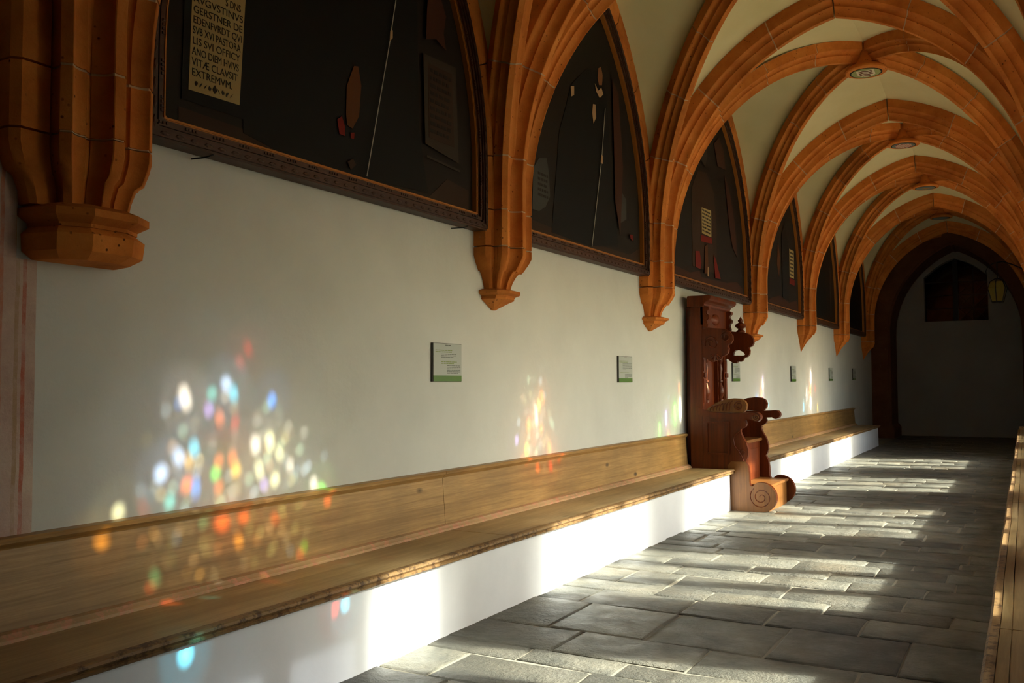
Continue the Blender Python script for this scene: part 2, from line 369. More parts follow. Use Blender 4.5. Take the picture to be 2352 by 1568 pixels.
# ------------------------------------------------------------------ windows of the sunny side (set in the right wall)
W0=[ (3.943,3.951,0.026,0.058,-12,(1,.93,.86)),(3.907,3.925,0.015,0.03,0,(.2,.55,1)),(4.201,4.017,0.024,0.032,-5,(.72,.82,1)),(4.251,3.966,0.02,0.052,-8,(.35,.85,1)),
(4.109,3.968,0.016,0.03,0,(.3,.75,.7)),(4.091,3.889,0.014,0.03,-8,(.75,.62,1)),(4.522,3.928,0.02,0.036,0,(.2,.55,1)),(3.911,3.672,0.026,0.038,-15,(.72,.82,1)),
(3.81,3.603,0.03,0.036,0,(.72,.82,1)),(4.002,3.707,0.018,0.04,-8,(.35,.85,1)),(3.971,3.643,0.014,0.036,-15,(1,.75,.25)),(3.96,3.536,0.024,0.034,8,(1,.42,.1)),
(4.015,3.518,0.014,0.05,0,(.2,.55,1)),(3.862,3.465,0.02,0.034,0,(.3,.75,.7)),(3.781,3.582,0.012,0.02,0,(.2,.55,1)),(4.137,3.575,0.02,0.028,0,(.4,.95,.3)),
(4.158,3.633,0.016,0.026,0,(1,.42,.1)),(4.247,3.644,0.016,0.03,0,(1,.42,.1)),(4.271,3.581,0.022,0.034,0,(1,.75,.25)),(4.158,3.504,0.015,0.025,0,(1,.42,.1)),
(4.405,3.7,0.022,0.046,-8,(1,.93,.86)),(4.509,3.712,0.022,0.046,-6,(1,.97,.72)),(4.484,3.673,0.012,0.03,-6,(1,.42,.1)),(4.581,3.643,0.018,0.034,-16,(1,.97,.72)),
(4.435,3.567,0.016,0.05,-14,(1,.97,.72)),(4.47,3.487,0.02,0.034,-10,(.75,.62,1)),(4.55,3.507,0.022,0.032,0,(1,.97,.72)),(4.665,3.571,0.012,0.034,0,(1,.93,.86)),
(4.655,3.615,0.01,0.03,0,(.2,.55,1)),(4.855,3.454,0.02,0.036,-8,(1,.93,.86)),(4.914,3.419,0.03,0.026,0,(.4,.95,.3)),(4.347,4.197,0.008,0.05,-22,(1,.18,.12)),
(4.293,4.128,0.007,0.04,-22,(1,.18,.12)),(4.262,3.818,0.007,0.04,12,(1,.18,.12)),(4.161,3.844,0.012,0.04,-10,(1,.42,.1)),(3.584,3.453,0.022,0.03,0,(1,.97,.72)),
(3.554,3.428,0.018,0.03,0,(.4,.95,.3)),(3.716,3.456,0.007,0.05,-28,(1,.18,.12)),(4.026,3.33,0.018,0.026,0,(.3,.75,.7)),(4.142,3.309,0.045,0.04,0,(1,.42,.1)),
(4.286,3.323,0.03,0.03,0,(1,.42,.1)),(4.316,3.297,0.016,0.024,0,(.75,.62,1)),(4.243,3.203,0.018,0.04,-6,(1,.75,.25)),(4.503,3.284,0.02,0.03,-20,(1,.42,.1)),
(4.465,3.244,0.01,0.03,-12,(1,.93,.86)),(4.925,3.336,0.018,0.034,6,(1,.42,.1)),(3.469,3.323,0.03,0.03,-6,(1,.75,.25)),(3.479,3.364,0.02,0.02,0,(.4,.95,.3)),
(3.863,3.275,0.01,0.03,0,(.2,.55,1)),(4.712,3.1,0.016,0.024,0,(.4,.95,.3)),(4.678,3.063,0.014,0.02,0,(1,.42,.1)),(4.603,3.094,0.012,0.02,0,(.2,.55,1)),
(3.731,3.115,0.02,0.034,-6,(.3,.75,.7)),(3.704,3.076,0.024,0.02,0,(1,.42,.1)),(3.747,2.959,0.03,0.012,0,(1,.42,.1)),(3.902,2.921,0.022,0.01,0,(.35,.85,1)),
(3.536,2.784,0.03,0.01,0,(1,.42,.1)),(4.293,2.921,0.03,0.008,0,(1,.18,.12)),(4.25,2.858,0.02,0.008,0,(1,.75,.25)),(4.834,2.924,0.02,0.008,0,(1,.42,.1)),
(4.814,2.885,0.02,0.006,0,(.35,.85,1)),(4.718,2.936,0.02,0.006,0,(1,.42,.1)),(3.506,2.725,0.03,0.012,0,(.4,.95,.3)),(3.869,2.68,0.03,0.02,0,(.4,.95,.3)),
(4.466,2.719,0.03,0.014,0,(.4,.95,.3)),(4.281,2.746,0.02,0.006,0,(1,.18,.12)),(5.053,2.841,0.025,0.006,0,(1,.18,.12)),(3.378,2.615,0.03,0.04,0,(.35,.85,1)),
(3.335,2.609,0.012,0.05,10,(1,.18,.12)),(3.851,2.599,0.03,0.036,0,(.35,.85,1)),(3.805,2.619,0.01,0.03,0,(1,.18,.12)),(4.36,2.608,0.022,0.03,0,(.35,.85,1)),
(4.445,2.558,0.02,0.03,0,(1,.97,.72)),(4.285,2.602,0.01,0.04,8,(1,.18,.12)),(4.803,2.591,0.02,0.03,0,(.35,.85,1)),(4.915,2.562,0.014,0.03,0,(1,.97,.72)) ]
W1=[ (7.645,3.896,0.03,0.05,-14,(1,.42,.1)),(7.59,3.832,0.02,0.05,-14,(1,.75,.25)),(7.414,3.678,0.035,0.05,0,(1,.42,.1)),(7.626,3.634,0.028,0.04,0,(1,.42,.1)),(7.375,3.482,0.03,0.05,0,(1,.75,.25)),(7.775,3.47,0.03,0.055,-6,(1,.42,.1)),(7.488,3.587,0.012,0.08,-20,(1,.18,.12)),(7.542,3.744,0.014,0.1,-10,(1,.93,.86)),(7.88,3.364,0.02,0.05,0,(1,.42,.1)),(7.301,3.39,0.02,0.04,0,(1,.42,.1)),(7.717,3.304,0.025,0.05,0,(1,.18,.12)),(7.485,3.313,0.03,0.04,0,(1,.42,.1)),(8.294,3.913,0.01,0.02,0,(1,.93,.86)),(7.21,3.567,0.014,0.03,0,(.75,.62,1)) ]
W2=[ (10.937,3.658,0.05,0.12,-4,(.4,.95,.3)),(10.645,3.618,0.03,0.08,0,(.75,.62,1)),(11.135,3.702,0.04,0.15,-3,(1,.93,.86)),(11.378,3.902,0.03,0.12,0,(1,.97,.72)),(11.098,3.955,0.02,0.05,0,(1,.42,.1)),(11.344,4.262,0.03,0.12,0,(1,.93,.86)),(10.71,3.422,0.03,0.04,0,(1,.42,.1)),(10.433,3.507,0.03,0.07,0,(.4,.95,.3)),(11.396,3.515,0.02,0.06,0,(1,.18,.12)) ]
W3=[ (14.974,3.965,0.05,0.07,-4,(1,.93,.86)),(14.886,3.833,0.05,0.08,-4,(1,.42,.1)),(14.957,3.7,0.06,0.06,0,(.75,.62,1)),(14.595,3.727,0.03,0.09,0,(.2,.55,1)),(15.338,3.713,0.03,0.09,0,(.35,.85,1)),(14.981,4.078,0.03,0.05,0,(.75,.62,1)) ]
W4=[ (18.567,4.114,0.06,0.12,0,(1,.93,.86)),(18.505,3.871,0.07,0.1,0,(1,.42,.1)),(18.523,3.627,0.09,0.14,0,(1,.93,.86)),(17.902,3.562,0.03,0.08,0,(.35,.85,1)),(19.17,3.531,0.03,0.08,0,(1,.75,.25)),(18.954,3.909,0.02,0.08,0,(1,.18,.12)),(18.187,3.794,0.03,0.12,0,(1,.93,.86)) ]

XG = .85
def ell(h, n=18):
    y, z, a, b, t, c = h; t = R(t)
    return [(y+a*math.cos(q)*math.cos(t)-b*math.sin(q)*math.sin(-t)*-1*-1, z+a*math.cos(q)*math.sin(-t)*-1+b*math.sin(q)*math.cos(t)) for q in [2*math.pi*i/n for i in range(n)]]
def inside(p, poly):
    r = False; j = len(poly)-1
    for i in range(len(poly)):
        (xi, yi), (xj, yj) = poly[i], poly[j]
        if (yi > p[1]) != (yj > p[1]) and p[0] < (xj-xi)*(p[1]-yi)/(yj-yi)+xi: r = not r
        j = i
    return r
def fit_holes(hs, outer):
    done = []
    for h in hs:
        for sc in (1, .8, .62, .48):
            hh = (h[0], h[1], h[2]*sc, h[3]*sc, h[4], h[5]); big = ell((h[0], h[1], h[2]*sc+.008, h[3]*sc+.008, h[4], h[5]))
            if all(inside(p, outer) for p in big) and not any(any(inside(p, d[1]) for p in big) or any(inside(p, big) for p in d[1]) for d in done):
                done.append((hh, ell(hh))); break
    return done
GLASS_N = {}
def tint_glass(c):
    k = tuple(round(x, 2) for x in c)
    if k not in GLASS_N: glass('stained_glass_%d' % len(GLASS_N), k); GLASS_N[k] = 'stained_glass_%d' % len(GLASS_N)
    return GLASS_N[k]
SPOTS = [W0, W1, W2, W3, W4]
for wi, (a, b) in enumerate(WIN):
    w = empty('window_%d' % (wi+1), (XG, (a+b)/2, ZS), kind='structure')
    zc = 2.74          # foot of the stained upper panel
    n = 3; step = (b-a)/n
    outl = [p for p in pointed(a, b, ZS, ZT, ZA)]
    upper = [(b, zc), (a, zc)]+outl[2:] if wi else [(b, zc), (a+2*step, zc), (a+2*step, 2.42), (a, 2.42)]+outl[2:]
    cy_, cz_, sy_, sz_, nn_ = [(4.25, 3.48, .42, .32, 190), (7.52, 3.55, .20, .36, 90), (11.15, 3.65, .28, .40, 60), (14.95, 3.75, .18, .36, 45), (18.5, 3.75, .20, .42, 50)][wi]
    rq = random.Random(30+wi); tiny = []  # pinhole panes added to spread a soft glow on the wall
    for _ in range(nn_):
        r_ = rq.uniform(.006, .0115); g1, g2 = rq.gauss(0, 1), rq.gauss(0, 1)
        if g1*g1+g2*g2 < 2.9: tiny.append((cy_+g1*sy_, cz_+g2*sz_, r_, r_*1.3, 0, rq.choice([(1, .97, .9), (.8, .92, 1), (1, .88, .55), (.8, 1, .8), (1, .75, .55)])))
    hs = fit_holes(SPOTS[wi]+tiny, upper)
    MB().plate(upper, [list(reversed(e)) for h, e in hs], on_wall(XG), 0, .006).build('leaded_panel', 'smoky_glass', w)
    for h, e in hs:
        MB().plate(e, [], on_wall(XG), .001, .005).build('coloured_pane', tint_glass(h[5]), w)
    for k in range(n):
        y0, y1 = a+k*step, a+(k+1)*step
        lo = 'milky_glass' if wi == 0 and k < 2 else 'clear_glass'
        MB().box((XG, y0+.001, ZS), (XG+.004, y1-.001, 2.419 if wi == 0 and k < 2 else zc-.001)).build('pane', lo, w)
    for k in range(1, n):
        y = a+k*step; MB().loft([[(XG-.12, y, z), (XG-.05, y-.08, z), (XG+.05, y-.08, z), (XG+.12, y, z), (XG+.05, y+.08, z), (XG-.05, y+.08, z)] for z in (ZS, zc)]).build('mullion', 'sandstone', w)
    MB().box((XG-.05, a, zc-.04), (XG+.05, b, zc+.03)).build('transom', 'sandstone', w)
    for k in range(2):
        zz = ZS+(zc-ZS)*(k+1)/3; MB().tube([(XG-.02, a, zz), (XG-.02, b, zz)], .008).build('saddle_bar', 'iron', w)
    MB().box((XR-.06, a-.1, ZS-.07), (XR+.62, b+.1, ZS+.001)).build('sill', 'sandstone', w)
    pl = bpy.data.lights.new('window_portal', 'AREA'); pl.shape = 'RECTANGLE'; pl.size = ZA-ZS; pl.size_y = b-a
    pl.cycles.is_portal = True
    po = bpy.data.objects.new('window_portal', pl); COL.objects.link(po); po.location = (1.12, (a+b)/2, (ZS+ZA)/2)
    po.rotation_euler = (0, R(90), 0)     # emits towards -x

# window of the end wall
w = empty('window_6', (-1.56, YE, 3.07), kind='structure')
ow = pointed(-2.33, -.80, 3.07, 4.26, 4.75)
MB().plate(ow, [], lambda u, v, d: (u, YE+.32+d, v), 0, .006).build('pane', 'dark_glass', w)
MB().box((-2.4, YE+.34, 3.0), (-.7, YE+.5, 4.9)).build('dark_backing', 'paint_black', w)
MB().box((-1.64, YE+.22, 3.07), (-1.52, YE+.34, 4.74)).build('mullion', 'lead', w)
for u in (-1.15,):
    MB().tube([(u, YE+.30, 3.07), (u, YE+.30, 4.45)], .012).build('lead_came', 'lead', w)
for zz in (3.42, 3.78, 4.14):
    MB().tube([(-1.52, YE+.30, zz), (-.8, YE+.30, zz)], .010).build('lead_came', 'lead', w)
    MB().tube([(-2.33, YE+.30, zz), (-1.64, YE+.30, zz)], .010).build('lead_came', 'lead', w)
for i in range(3):
    for k in range(2):
        cx, cz = -1.33+.36*k, 3.25+.36*i
        for s in (1, -1):
            MB().tube([(cx-.16, YE+.30, cz-.16*s), (cx+.16, YE+.30, cz+.16*s)], .006).build('lead_came', 'lead', w)

# ------------------------------------------------------------------ vault: ribs, cells, keystones
PROFILE = []        # half profile (sideways, outwards): fillet, roll, hollow, plain upper face
half = [(.025, 0), (.029, .004), (.029, .020), (.034, .038), (.043, .056), (.057, .073), (.074, .085), (.070, .094), (.071, .106), (.079, .120), (.094, .132), (.113, .139), (.128, .141), (.134, .147), (.140, .26)]
def full(hf, k=1.0): return [(-b*k, n*k) for b, n in reversed(hf)]+[(b*k, n*k) for b, n in hf]
PROF_T, PROF_D = full(half), full(half, .88)
class Arc:
    """rib line in (s, z): upright from zlow to z0, then a circle of radius u about (s0+u, z0) up to the plumb line s_end"""
    def __init__(q, s0, z0, u, s_end, zlow): q.s0, q.z0, q.u, q.se, q.zl = s0, z0, u, s_end, zlow; q.t1 = q.ang(0); q.up = z0-zlow; q.len = q.up+u*q.t1
    def ang(q, n): return math.acos(max(-1, min(1, (q.s0+q.u-q.se)/(q.u+n))))
    def pt(q, d, n=0):
        if d < q.up: return (q.s0-n, q.zl+d)
        t = (d-q.up)/q.u*q.ang(n)/q.t1
        return (q.s0+q.u-(q.u+n)*math.cos(t), q.z0+(q.u+n)*math.sin(t))
    def line(q, n, k=40): return [q.pt(q.len*i/k, n) for i in range(k+1)]
def sweep_rib(parent, path, org, h, prof, mat='sandstone', cuts=None, core='lime_mortar', end_trim=0):
    """stones along a rib: org + s*h horizontally, profile square to the path"""
    B = Vector((-h[1], h[0], 0)); H = Vector((h[0], h[1], 0)); O = Vector(org)
    def ring(d, k=1.0, dn=0):
        out = []
        for b, n in prof:
            s, z = path.pt(d, n+dn); P = O+H*s+B*(b*k); P.z = z; out.append(P)
        return out
    tot = path.len-end_trim
    if cuts is None:
        cuts = [0, .27, .66, 1.30]
        while cuts[-1] < tot-.95: cuts.append(cuts[-1]+random.uniform(.62, .8))
        cuts.append(tot)
    g = .006
    for a, b in zip(cuts, cuts[1:]):
        n = max(2, int((b-a)/.11)+1)
        MB().loft([ring(a+g+(b-a-2*g)*i/n) for i in range(n+1)]).build('voussoir', mat, parent, smooth=38)
    n = int(tot/.15); MB().loft([ring(tot*i/n*.998+.001, .95, .007) for i in range(n+1)]).build('mortar_core', core, parent, smooth=38)
ZLOW = 2.45
T_S0 = .28; T_Z0 = 2.9; T_AP = 5.02
def t_path(sp=XC-XW, z0=T_Z0, s0=T_S0, ap=T_AP):
    a = sp-s0; hgt = ap-z0; u = (a*a+hgt*hgt)/(2*a); return Arc(s0, z0, u, sp, ZLOW), u
WHERE = ['behind the viewpoint', 'at the left edge with the polygonal bracket', 'between the first and second paintings', 'between the second and third paintings',
         'just beyond the carved throne', 'two beyond the throne', 'third beyond the throne', 'last before the dark end']
NEAR = ['rearmost', 'first', 'second', 'third', 'fourth', 'fifth', 'sixth', 'seventh']
ceiling = empty('ceiling', (XC, 0, 5.2), kind='structure')
rb = MB(); rb.box((-4.0, YB-.4, 5.72), (1.15, YE+.6, 6.1)); rb.build('light_block_slab', 'block_slab', ceiling)  # unseen slab above the vault, added to keep daylight from leaking in
tp, tu = t_path()
t_ext = tp.line(.235)
for i, c in enumerate(COR):
    o = empty('transverse_arch', (XC, c, ZLOW), 'pointed orange sandstone transverse arch, '+('%s counted from the viewer, spanning the walk' % NEAR[i]), 'arch', 'transverse arches of the vault')
    sweep_rib(o, tp, (XW, c, 0), (1, 0), PROF_T); sweep_rib(o, tp, (MIR-XW, c, 0), (-1, 0), PROF_T)
BOSS_Z = 5.13
def resample(pts, n):
    L = [0]
    for a, b in zip(pts, pts[1:]): L.append(L[-1]+math.dist(a, b))
    out = []
    for i in range(n+1):
        d = L[-1]*i/n
        for j in range(len(L)-1):
            if d <= L[j+1]+1e-9:
                k = (d-L[j])/max(1e-9, L[j+1]-L[j]); out.append(tuple(pts[j][q]+(pts[j+1][q]-pts[j][q])*k for q in range(3))); break
    return out
WALL_AP, WALL_Z0, WALL_OFF = 5.34, 2.95, .27
def cell(A, B, bulge):
    m = 26; n = 8; A = resample(A, m); B = resample(B, m); rows = []
    for i in range(m+1):
        r = []
        for j in range(n+1):
            k = j/n; p = [A[i][q]*(1-k)+B[i][q]*k for q in range(3)]
            p[2] += bulge*math.sin(math.pi*k)*(i/m); r.append(tuple(p))
        rows.append(r)
    MB().loft(rows, closed=False, caps=False).build('vault_cell', 'vault_plaster', ceiling, smooth=60)
SIDE = ['left', 'right']
for i in range(len(COR)):
    c0 = COR[i]; c1 = COR[i+1] if i+1 < len(COR) else YE+.35; mid = (c0+c1)/2; hb = (c1-c0)/2
    last = i+1 == len(COR)
    # wall rib path in (y, z)
    WOF = .36 if i == 0 else WALL_OFF; a = hb-WOF; u = (a*a+(WALL_AP-WALL_Z0)**2)/(2*a)
    wp = Arc(WOF, WALL_Z0, u, hb, ZLOW)
    wext = wp.line(.13)
    for sd in (0, 1):
        sx = (lambda x: x) if sd == 0 else (lambda x: MIR-x)
        sg = 1 if sd == 0 else -1
        # wall ribs (one arch per bay and side)
        o = empty('wall_rib', (sx(XW), mid, ZLOW), 'sandstone wall rib framing the lunette in bay %s on the %s wall' % (NEAR[i], SIDE[sd]), 'rib', 'wall ribs of the vault')
        pw = [(-.0, 0), (.10, 0), (.13, .03), (.13, .15), (0, .15)]
        for yy, hd in ((c0, 1), (c1, -1)):
            cuts = [0, .27, .66, 1.30]
            while cuts[-1] < wp.len-.9: cuts.append(cuts[-1]+.7)
            cuts.append(wp.len)
            for a_, b_ in zip(cuts, cuts[1:]):
                rings = []; n = max(2, int((b_-a_)/.12)+1)
                for q in range(n+1):
                    r_ = [wp.pt(a_+.005+(b_-a_-.01)*q/n, nn) for b, nn in pw]
                    rings.append([(sx(XW)+sg*b, yy+hd*s, z) for (b, nn), (s, z) in zip(pw, r_)])
                MB().loft(rings).build('voussoir', 'sandstone', o, smooth=38)
        for yy, hd in ((c0, 1), (c1, -1)):
            if last and hd == -1: continue
            # diagonal half rib from the corbel to the keystone
            dx, dy = XC-XW, hb*hd; ln = math.hypot(dx, dy); h = (sg*dx/ln, dy/ln)
            s0 = .30; z0 = 2.78; ap = 5.17; a = ln-s0; hg = ap-z0; u = (a*a+hg*hg)/(2*a)
            if u < a:       # keep the crown from dipping: flatter start
                u = a*1.0; z0 = ap-u
            dp = Arc(s0, z0, u, ln, ZLOW)
            o = empty('diagonal_rib', (sx(XW), yy, ZLOW), 'sandstone diagonal rib rising from the %s %s corbel %s' % (NEAR[i if hd == 1 else i+1], SIDE[sd], 'away from the viewer' if hd == 1 else 'towards the viewer'), 'rib', 'diagonal ribs of the vault')
            sweep_rib(o, dp, (sx(XW), yy, 0), h, PROF_D, end_trim=.12)
            D = [(sx(XW)+h[0]*s, yy+h[1]*s, z) for s, z in dp.line(.215)]
            D[-1] = (XC, mid, D[-1][2])
            T = [(sx(XW)+sg*s, yy, z) for s, z in t_ext]
            F = [(sx(XW), yy+hd*s, z) for s, z in wext]
            cell(T, D, .05); cell(D, F, .05)
        if last:    # plain barrel towards the end wall
            T = [(sx(XW)+sg*s, c0, z) for s, z in t_ext]; T2 = [(p[0], YE+.3, p[2]) for p in T]; cell(T, T2, 0)
BOSS = {3: 'stripes', 4: 'checks', 5: 'figure', 6: 'plain', 0: 'plain', 1: 'plain', 2: 'stripes2'}
BLAB = {0: 'plain painted keystone above the viewer', 1: 'plain painted keystone over the first large painting', 2: 'keystone boss over the second painting, with dark bars',
        3: 'round keystone boss with brown and white wavy stripes on green', 4: 'round keystone boss with a red and white chequered shield', 5: 'round keystone boss with an ochre figure on grey',
        6: 'small dim keystone boss nearest the dark end'}
for i in range(len(COR)-1):
    mid = (COR[i]+COR[i+1])/2; z = 5.075
    o = empty('keystone_boss', (XC, mid, z), BLAB[i], 'keystone', 'keystones of the vault')
    MB().lathe((XC, mid, z), [(.38, .13), (.16, .13), (.09, .15), (.06, .20), (.045, .225), (.03, .235), (.012, .235), (0, .222), (-.002, .18), (.0, .17)], 28).build('stone_ring', 'sandstone', o, smooth=40)
    MB().lathe((XC, mid, z), [(.01, .180), (-.004, .180)], 28).build('rim', 'shield_black', o)
    kind = BOSS[i]; zz = z-.005
    base = {'stripes': 'shield_green', 'checks': 'shield_grey', 'figure': 'shield_grey', 'plain': 'shield_grey', 'stripes2': 'shield_grey'}[kind]
    MB().lathe((XC, mid, zz), [(.002, .163), (-.001, .163)], 28).build('painted_field', base, o)
    def clip(x, y, r=.158): return x*x+y*y < r*r
    if kind.startswith('stripes'):
        m = MB()
        k = 0; x0 = -.098
        sh = [(x0, -.105), (.098, -.105), (.098, .06), (.06, .115), (0, .14), (-.06, .115), (x0, .06)]
        m.plate(sh, [], lambda u, v, d: (XC+u, mid+v, zz-.002+d), 0, .001)
        m.build('shield', 'shield_white', o)
        for k in range(4):
            yv = -.085+.055*k; pts = [(-.09+.18*q/12, yv+.010*math.sin(q*1.1)) for q in range(13)]
            pts = [p for p in pts if abs(p[0]) < (.09 if yv < .06 else .06)]
            MB().plate(pts+[(p[0], p[1]+.026) for p in reversed(pts)], [], lambda u, v, d: (XC+u, mid+v, zz-.004+d), 0, .001).build('wavy_stripe', 'shield_brown', o)
    elif kind == 'checks':
        mr, mw_ = MB(), MB(); n = 8; s_ = .028
        for p in range(n):
            for q in range(n):
                x, y = (p-n/2)*s_, (q-n/2)*s_
                if all(clip(x+a*s_, y+b*s_) for a in (0, 1) for b in (0, 1)) and abs(x+s_/2) < .1:
                    (mr if (p+q) % 2 else mw_).box((XC+x, mid+y, zz-.004), (XC+x+s_, mid+y+s_, zz-.002))
        mr.build('red_check', 'shield_red', o, kind='stuff'); mw_.build('white_check', 'shield_white', o, kind='stuff')
    elif kind == 'figure':
        f = [(-.08, -.05), (-.03, -.02), (-.07, .03), (-.02, .04), (0, .1), (.03, .05), (.08, .07), (.05, .01), (.09, -.04), (.02, -.03), (0, -.1), (-.02, -.05)]
        MB().plate(f, [], lambda u, v, d: (XC+u, mid+v, zz-.003+d), 0, .001).build('painted_figure', 'shield_ochre', o)

# heavy dark arch in front of the end wall, standing on the floor
o = empty('end_arch', (XC, 25.9, 0), 'dark brown stone arch with jambs to the floor before the end wall', 'arch')
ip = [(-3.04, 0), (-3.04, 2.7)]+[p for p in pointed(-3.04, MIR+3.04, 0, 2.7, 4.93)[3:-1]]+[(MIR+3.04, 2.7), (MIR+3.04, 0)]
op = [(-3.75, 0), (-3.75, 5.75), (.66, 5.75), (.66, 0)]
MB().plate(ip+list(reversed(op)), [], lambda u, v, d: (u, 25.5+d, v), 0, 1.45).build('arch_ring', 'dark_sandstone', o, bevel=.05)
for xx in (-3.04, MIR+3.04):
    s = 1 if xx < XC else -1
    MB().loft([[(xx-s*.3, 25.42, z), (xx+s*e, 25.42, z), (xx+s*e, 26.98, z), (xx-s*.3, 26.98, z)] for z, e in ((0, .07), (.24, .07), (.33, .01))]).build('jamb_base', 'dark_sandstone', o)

# ------------------------------------------------------------------ corbels
WPROF = [(0, 0), (.10, 0), (.13, .03), (.13, .15), (0, .15)]
def springer(sx, sg, c, hbm, hbp, sec):
    """the five rib sections drawn in towards the wall below the springing"""
    m = MB()
    secs = [[(sg*(T_S0-n), b) for b, n in PROF_T]]
    for hb_, s_ in ((hbm, -1), (hbp, 1)):
        dx, dy = XC-XW, hb_*s_; ln = math.hypot(dx, dy); hx, hy = dx/ln, dy/ln
        secs.append([(sg*((.30-n)*hx-b*hy*s_*s_), (.30-n)*hy+b*hx) for b, n in PROF_D])
        secs.append([(sg*b, s_*((.36 if s_ < 0 and c == COR[1] else WALL_OFF)-n)) for b, n in WPROF])
    for q in secs:
        m.loft([[(sx+(x*k if x*sg > -.02 else x), c+y*k, z) for x, y in q] for z, k in sec])
    m.loft([[(sx-sg*.02, c-.2*k, z), (sx+sg*.16*k, c-.2*k, z), (sx+sg*.2*k, c, z), (sx+sg*.16*k, c+.2*k, z), (sx-sg*.02, c+.2*k, z)] for z, k in sec])
    return m
CLAB = ['sandstone corbel behind the viewpoint', 'large sandstone corbel on a broad polygonal bracket at the left edge', 'sandstone corbel with carved pointed tip between first and second painting',
        'sandstone corbel with a ribbed pointed tip between second and third painting', 'sandstone corbel with small cap half hidden by the throne', 'plain pointed corbel two beyond the throne, right of fourth painting',
        'plain pointed corbel third beyond the throne', 'dim pointed corbel at the start of the dark end']
for i, c in enumerate(COR):
    for sd in (0, 1):
        sx, sg = (XW, 1) if sd == 0 else (MIR-XW, -1)
        o = empty('corbel', (sx, c, 2.0), CLAB[i] if sd == 0 else 'sandstone corbel on the window side opposite '+WHERE[i], 'corbel', 'rib corbels')
        if i == 1: sec = [(2.485, 1), (2.44, 1), (2.40, .97), (2.34, .90), (2.28, .80), (2.22, .73), (2.17, .70)]
        elif i in (2, 3, 4): sec = [(2.485, 1), (2.43, 1), (2.40, .95), (2.36, .86), (2.32, .76), (2.295, .70), (2.285, .70), (2.25, .60), (2.21, .52), (2.17, .47), (2.14, .45)]
        else: sec = [(2.485, 1), (2.43, 1), (2.39, .95), (2.34, .86), (2.29, .75), (2.265, .70), (2.255, .69), (2.21, .52), (2.16, .38), (2.10, .24), (2.05, .13), (2.0, .04)]
        springer(sx, sg, c, (c-COR[i-1])/2 if i else 1.78, (COR[i+1]-c)/2 if i+1 < len(COR) else 1.6, [(z_-.04 if z_ > 2.3 else z_, k_) for z_, k_ in sec]).build('springer', 'sandstone', o, smooth=40)
        def half_oct(z, w, d): return [(sx+sg*x, c+y, z) for x, y in ((-.02, -w), (.02, -w), (d*.72, -w*.86), (d, -w*.40), (d, w*.40), (d*.72, w*.86), (.02, w), (-.02, w))]
        if i == 1:
            MB().loft([half_oct(2.18, .20, .21), half_oct(2.155, .255, .27), half_oct(2.125, .255, .27), half_oct(2.10, .215, .225), half_oct(2.085, .215, .225)]).build('bracket_top', 'sandstone', o)
            MB().loft([half_oct(2.085, .21, .215), half_oct(2.055, .24, .255), half_oct(1.985, .235, .245), half_oct(1.955, .19, .19)]).build('bracket_block', 'sandstone', o)
        elif i in (2, 3, 4):
            MB().loft([half_oct(2.15, .15, .14), half_oct(2.135, .20, .195), half_oct(2.115, .20, .195), half_oct(2.10, .165, .16), half_oct(2.09, .165, .16)]).build('cap', 'sandstone', o)
            MB().loft([half_oct(2.09, .16, .155), half_oct(2.075, .165, .15), half_oct(2.05, .115, .10), half_oct(2.03, .075, .07), half_oct(2.0, .018, .02)]).build('tip', 'sandstone', o)
# ------------------------------------------------------------------ wall benches
SEAT_Z = .465
def wob(y): return .002*math.sin(y*1.9)+.0012*math.sin(y*4.3+1)
def strip(prof, y0, y1, step=.35, wave=True):
    n = max(1, int((y1-y0)/step)); m = MB()
    m.loft([[(x+(wob(y) if wave else 0), y, z) for x, z in prof] for y in [y0+(y1-y0)*i/n for i in range(n+1)]]); return m
def bench(name, y0, y1, cuts, label):
    o = empty(name, (-3.2, (y0+y1)/2, 0), label, 'bench', 'plastered wall benches')
    strip([(-3.5, -.02), (-2.95, -.02), (-2.955, .418), (-3.5, .418)], y0, y1, .3).build('plinth', 'bench_plaster', o, smooth=30)
    for a, b in zip(cuts, cuts[1:]):
        a_, b_ = a+.002, b-.002
        strip([(-3.45, .422), (-2.945, .422), (-2.945, SEAT_Z), (-3.45, SEAT_Z)], a_, b_, wave=False).build('seat_board', 'pine_seat', o, bevel=.003)
        strip([(-3.497, SEAT_Z), (-3.44, SEAT_Z), (-3.468, .815), (-3.497, .815)], a_, b_, wave=False).build('backrest_board', 'pine', o)
        strip([(-3.497, .812), (-3.462, .812), (-3.458, .820), (-3.452, .824), (-3.446, .832), (-3.436, .838), (-3.434, .850), (-3.440, .858), (-3.497, .860)], a_, b_, wave=False).build('top_moulding', 'pine', o, smooth=30)
    nose = [(-2.947, .418), (-2.915, .418), (-2.905, .424), (-2.903, .433), (-2.912, .438), (-2.906, .444), (-2.898, .452), (-2.900, .463), (-2.907, .4685), (-2.947, .4685)]
    strip(nose, y0, y1, .09).build('front_nosing', 'pine_edge', o, smooth=30)
    strip([(-3.45, SEAT_Z-.001), (-3.398, SEAT_Z-.001), (-3.400, .478), (-3.412, .487), (-3.418, .497), (-3.432, .503), (-3.45, .505)], y0, y1, .2).build('back_strip', 'pine_strip', o, smooth=30)
    return o
TH0, TH1 = 10.06, 11.02
TK = 1.028          # the throne stands a little farther along the wall than first laid out
B0, B1 = TH0*TK-.02, TH1*TK+.02
bench('wall_bench', YB+.1, B0, [YB+.1, 1.4, 5.22, B0], 'long white plastered bench with pine seat and backrest in the foreground')
bench('wall_bench', B1, 22.35, [B1, 15.9, 22.35], 'white plastered bench with pine seat beyond the throne')
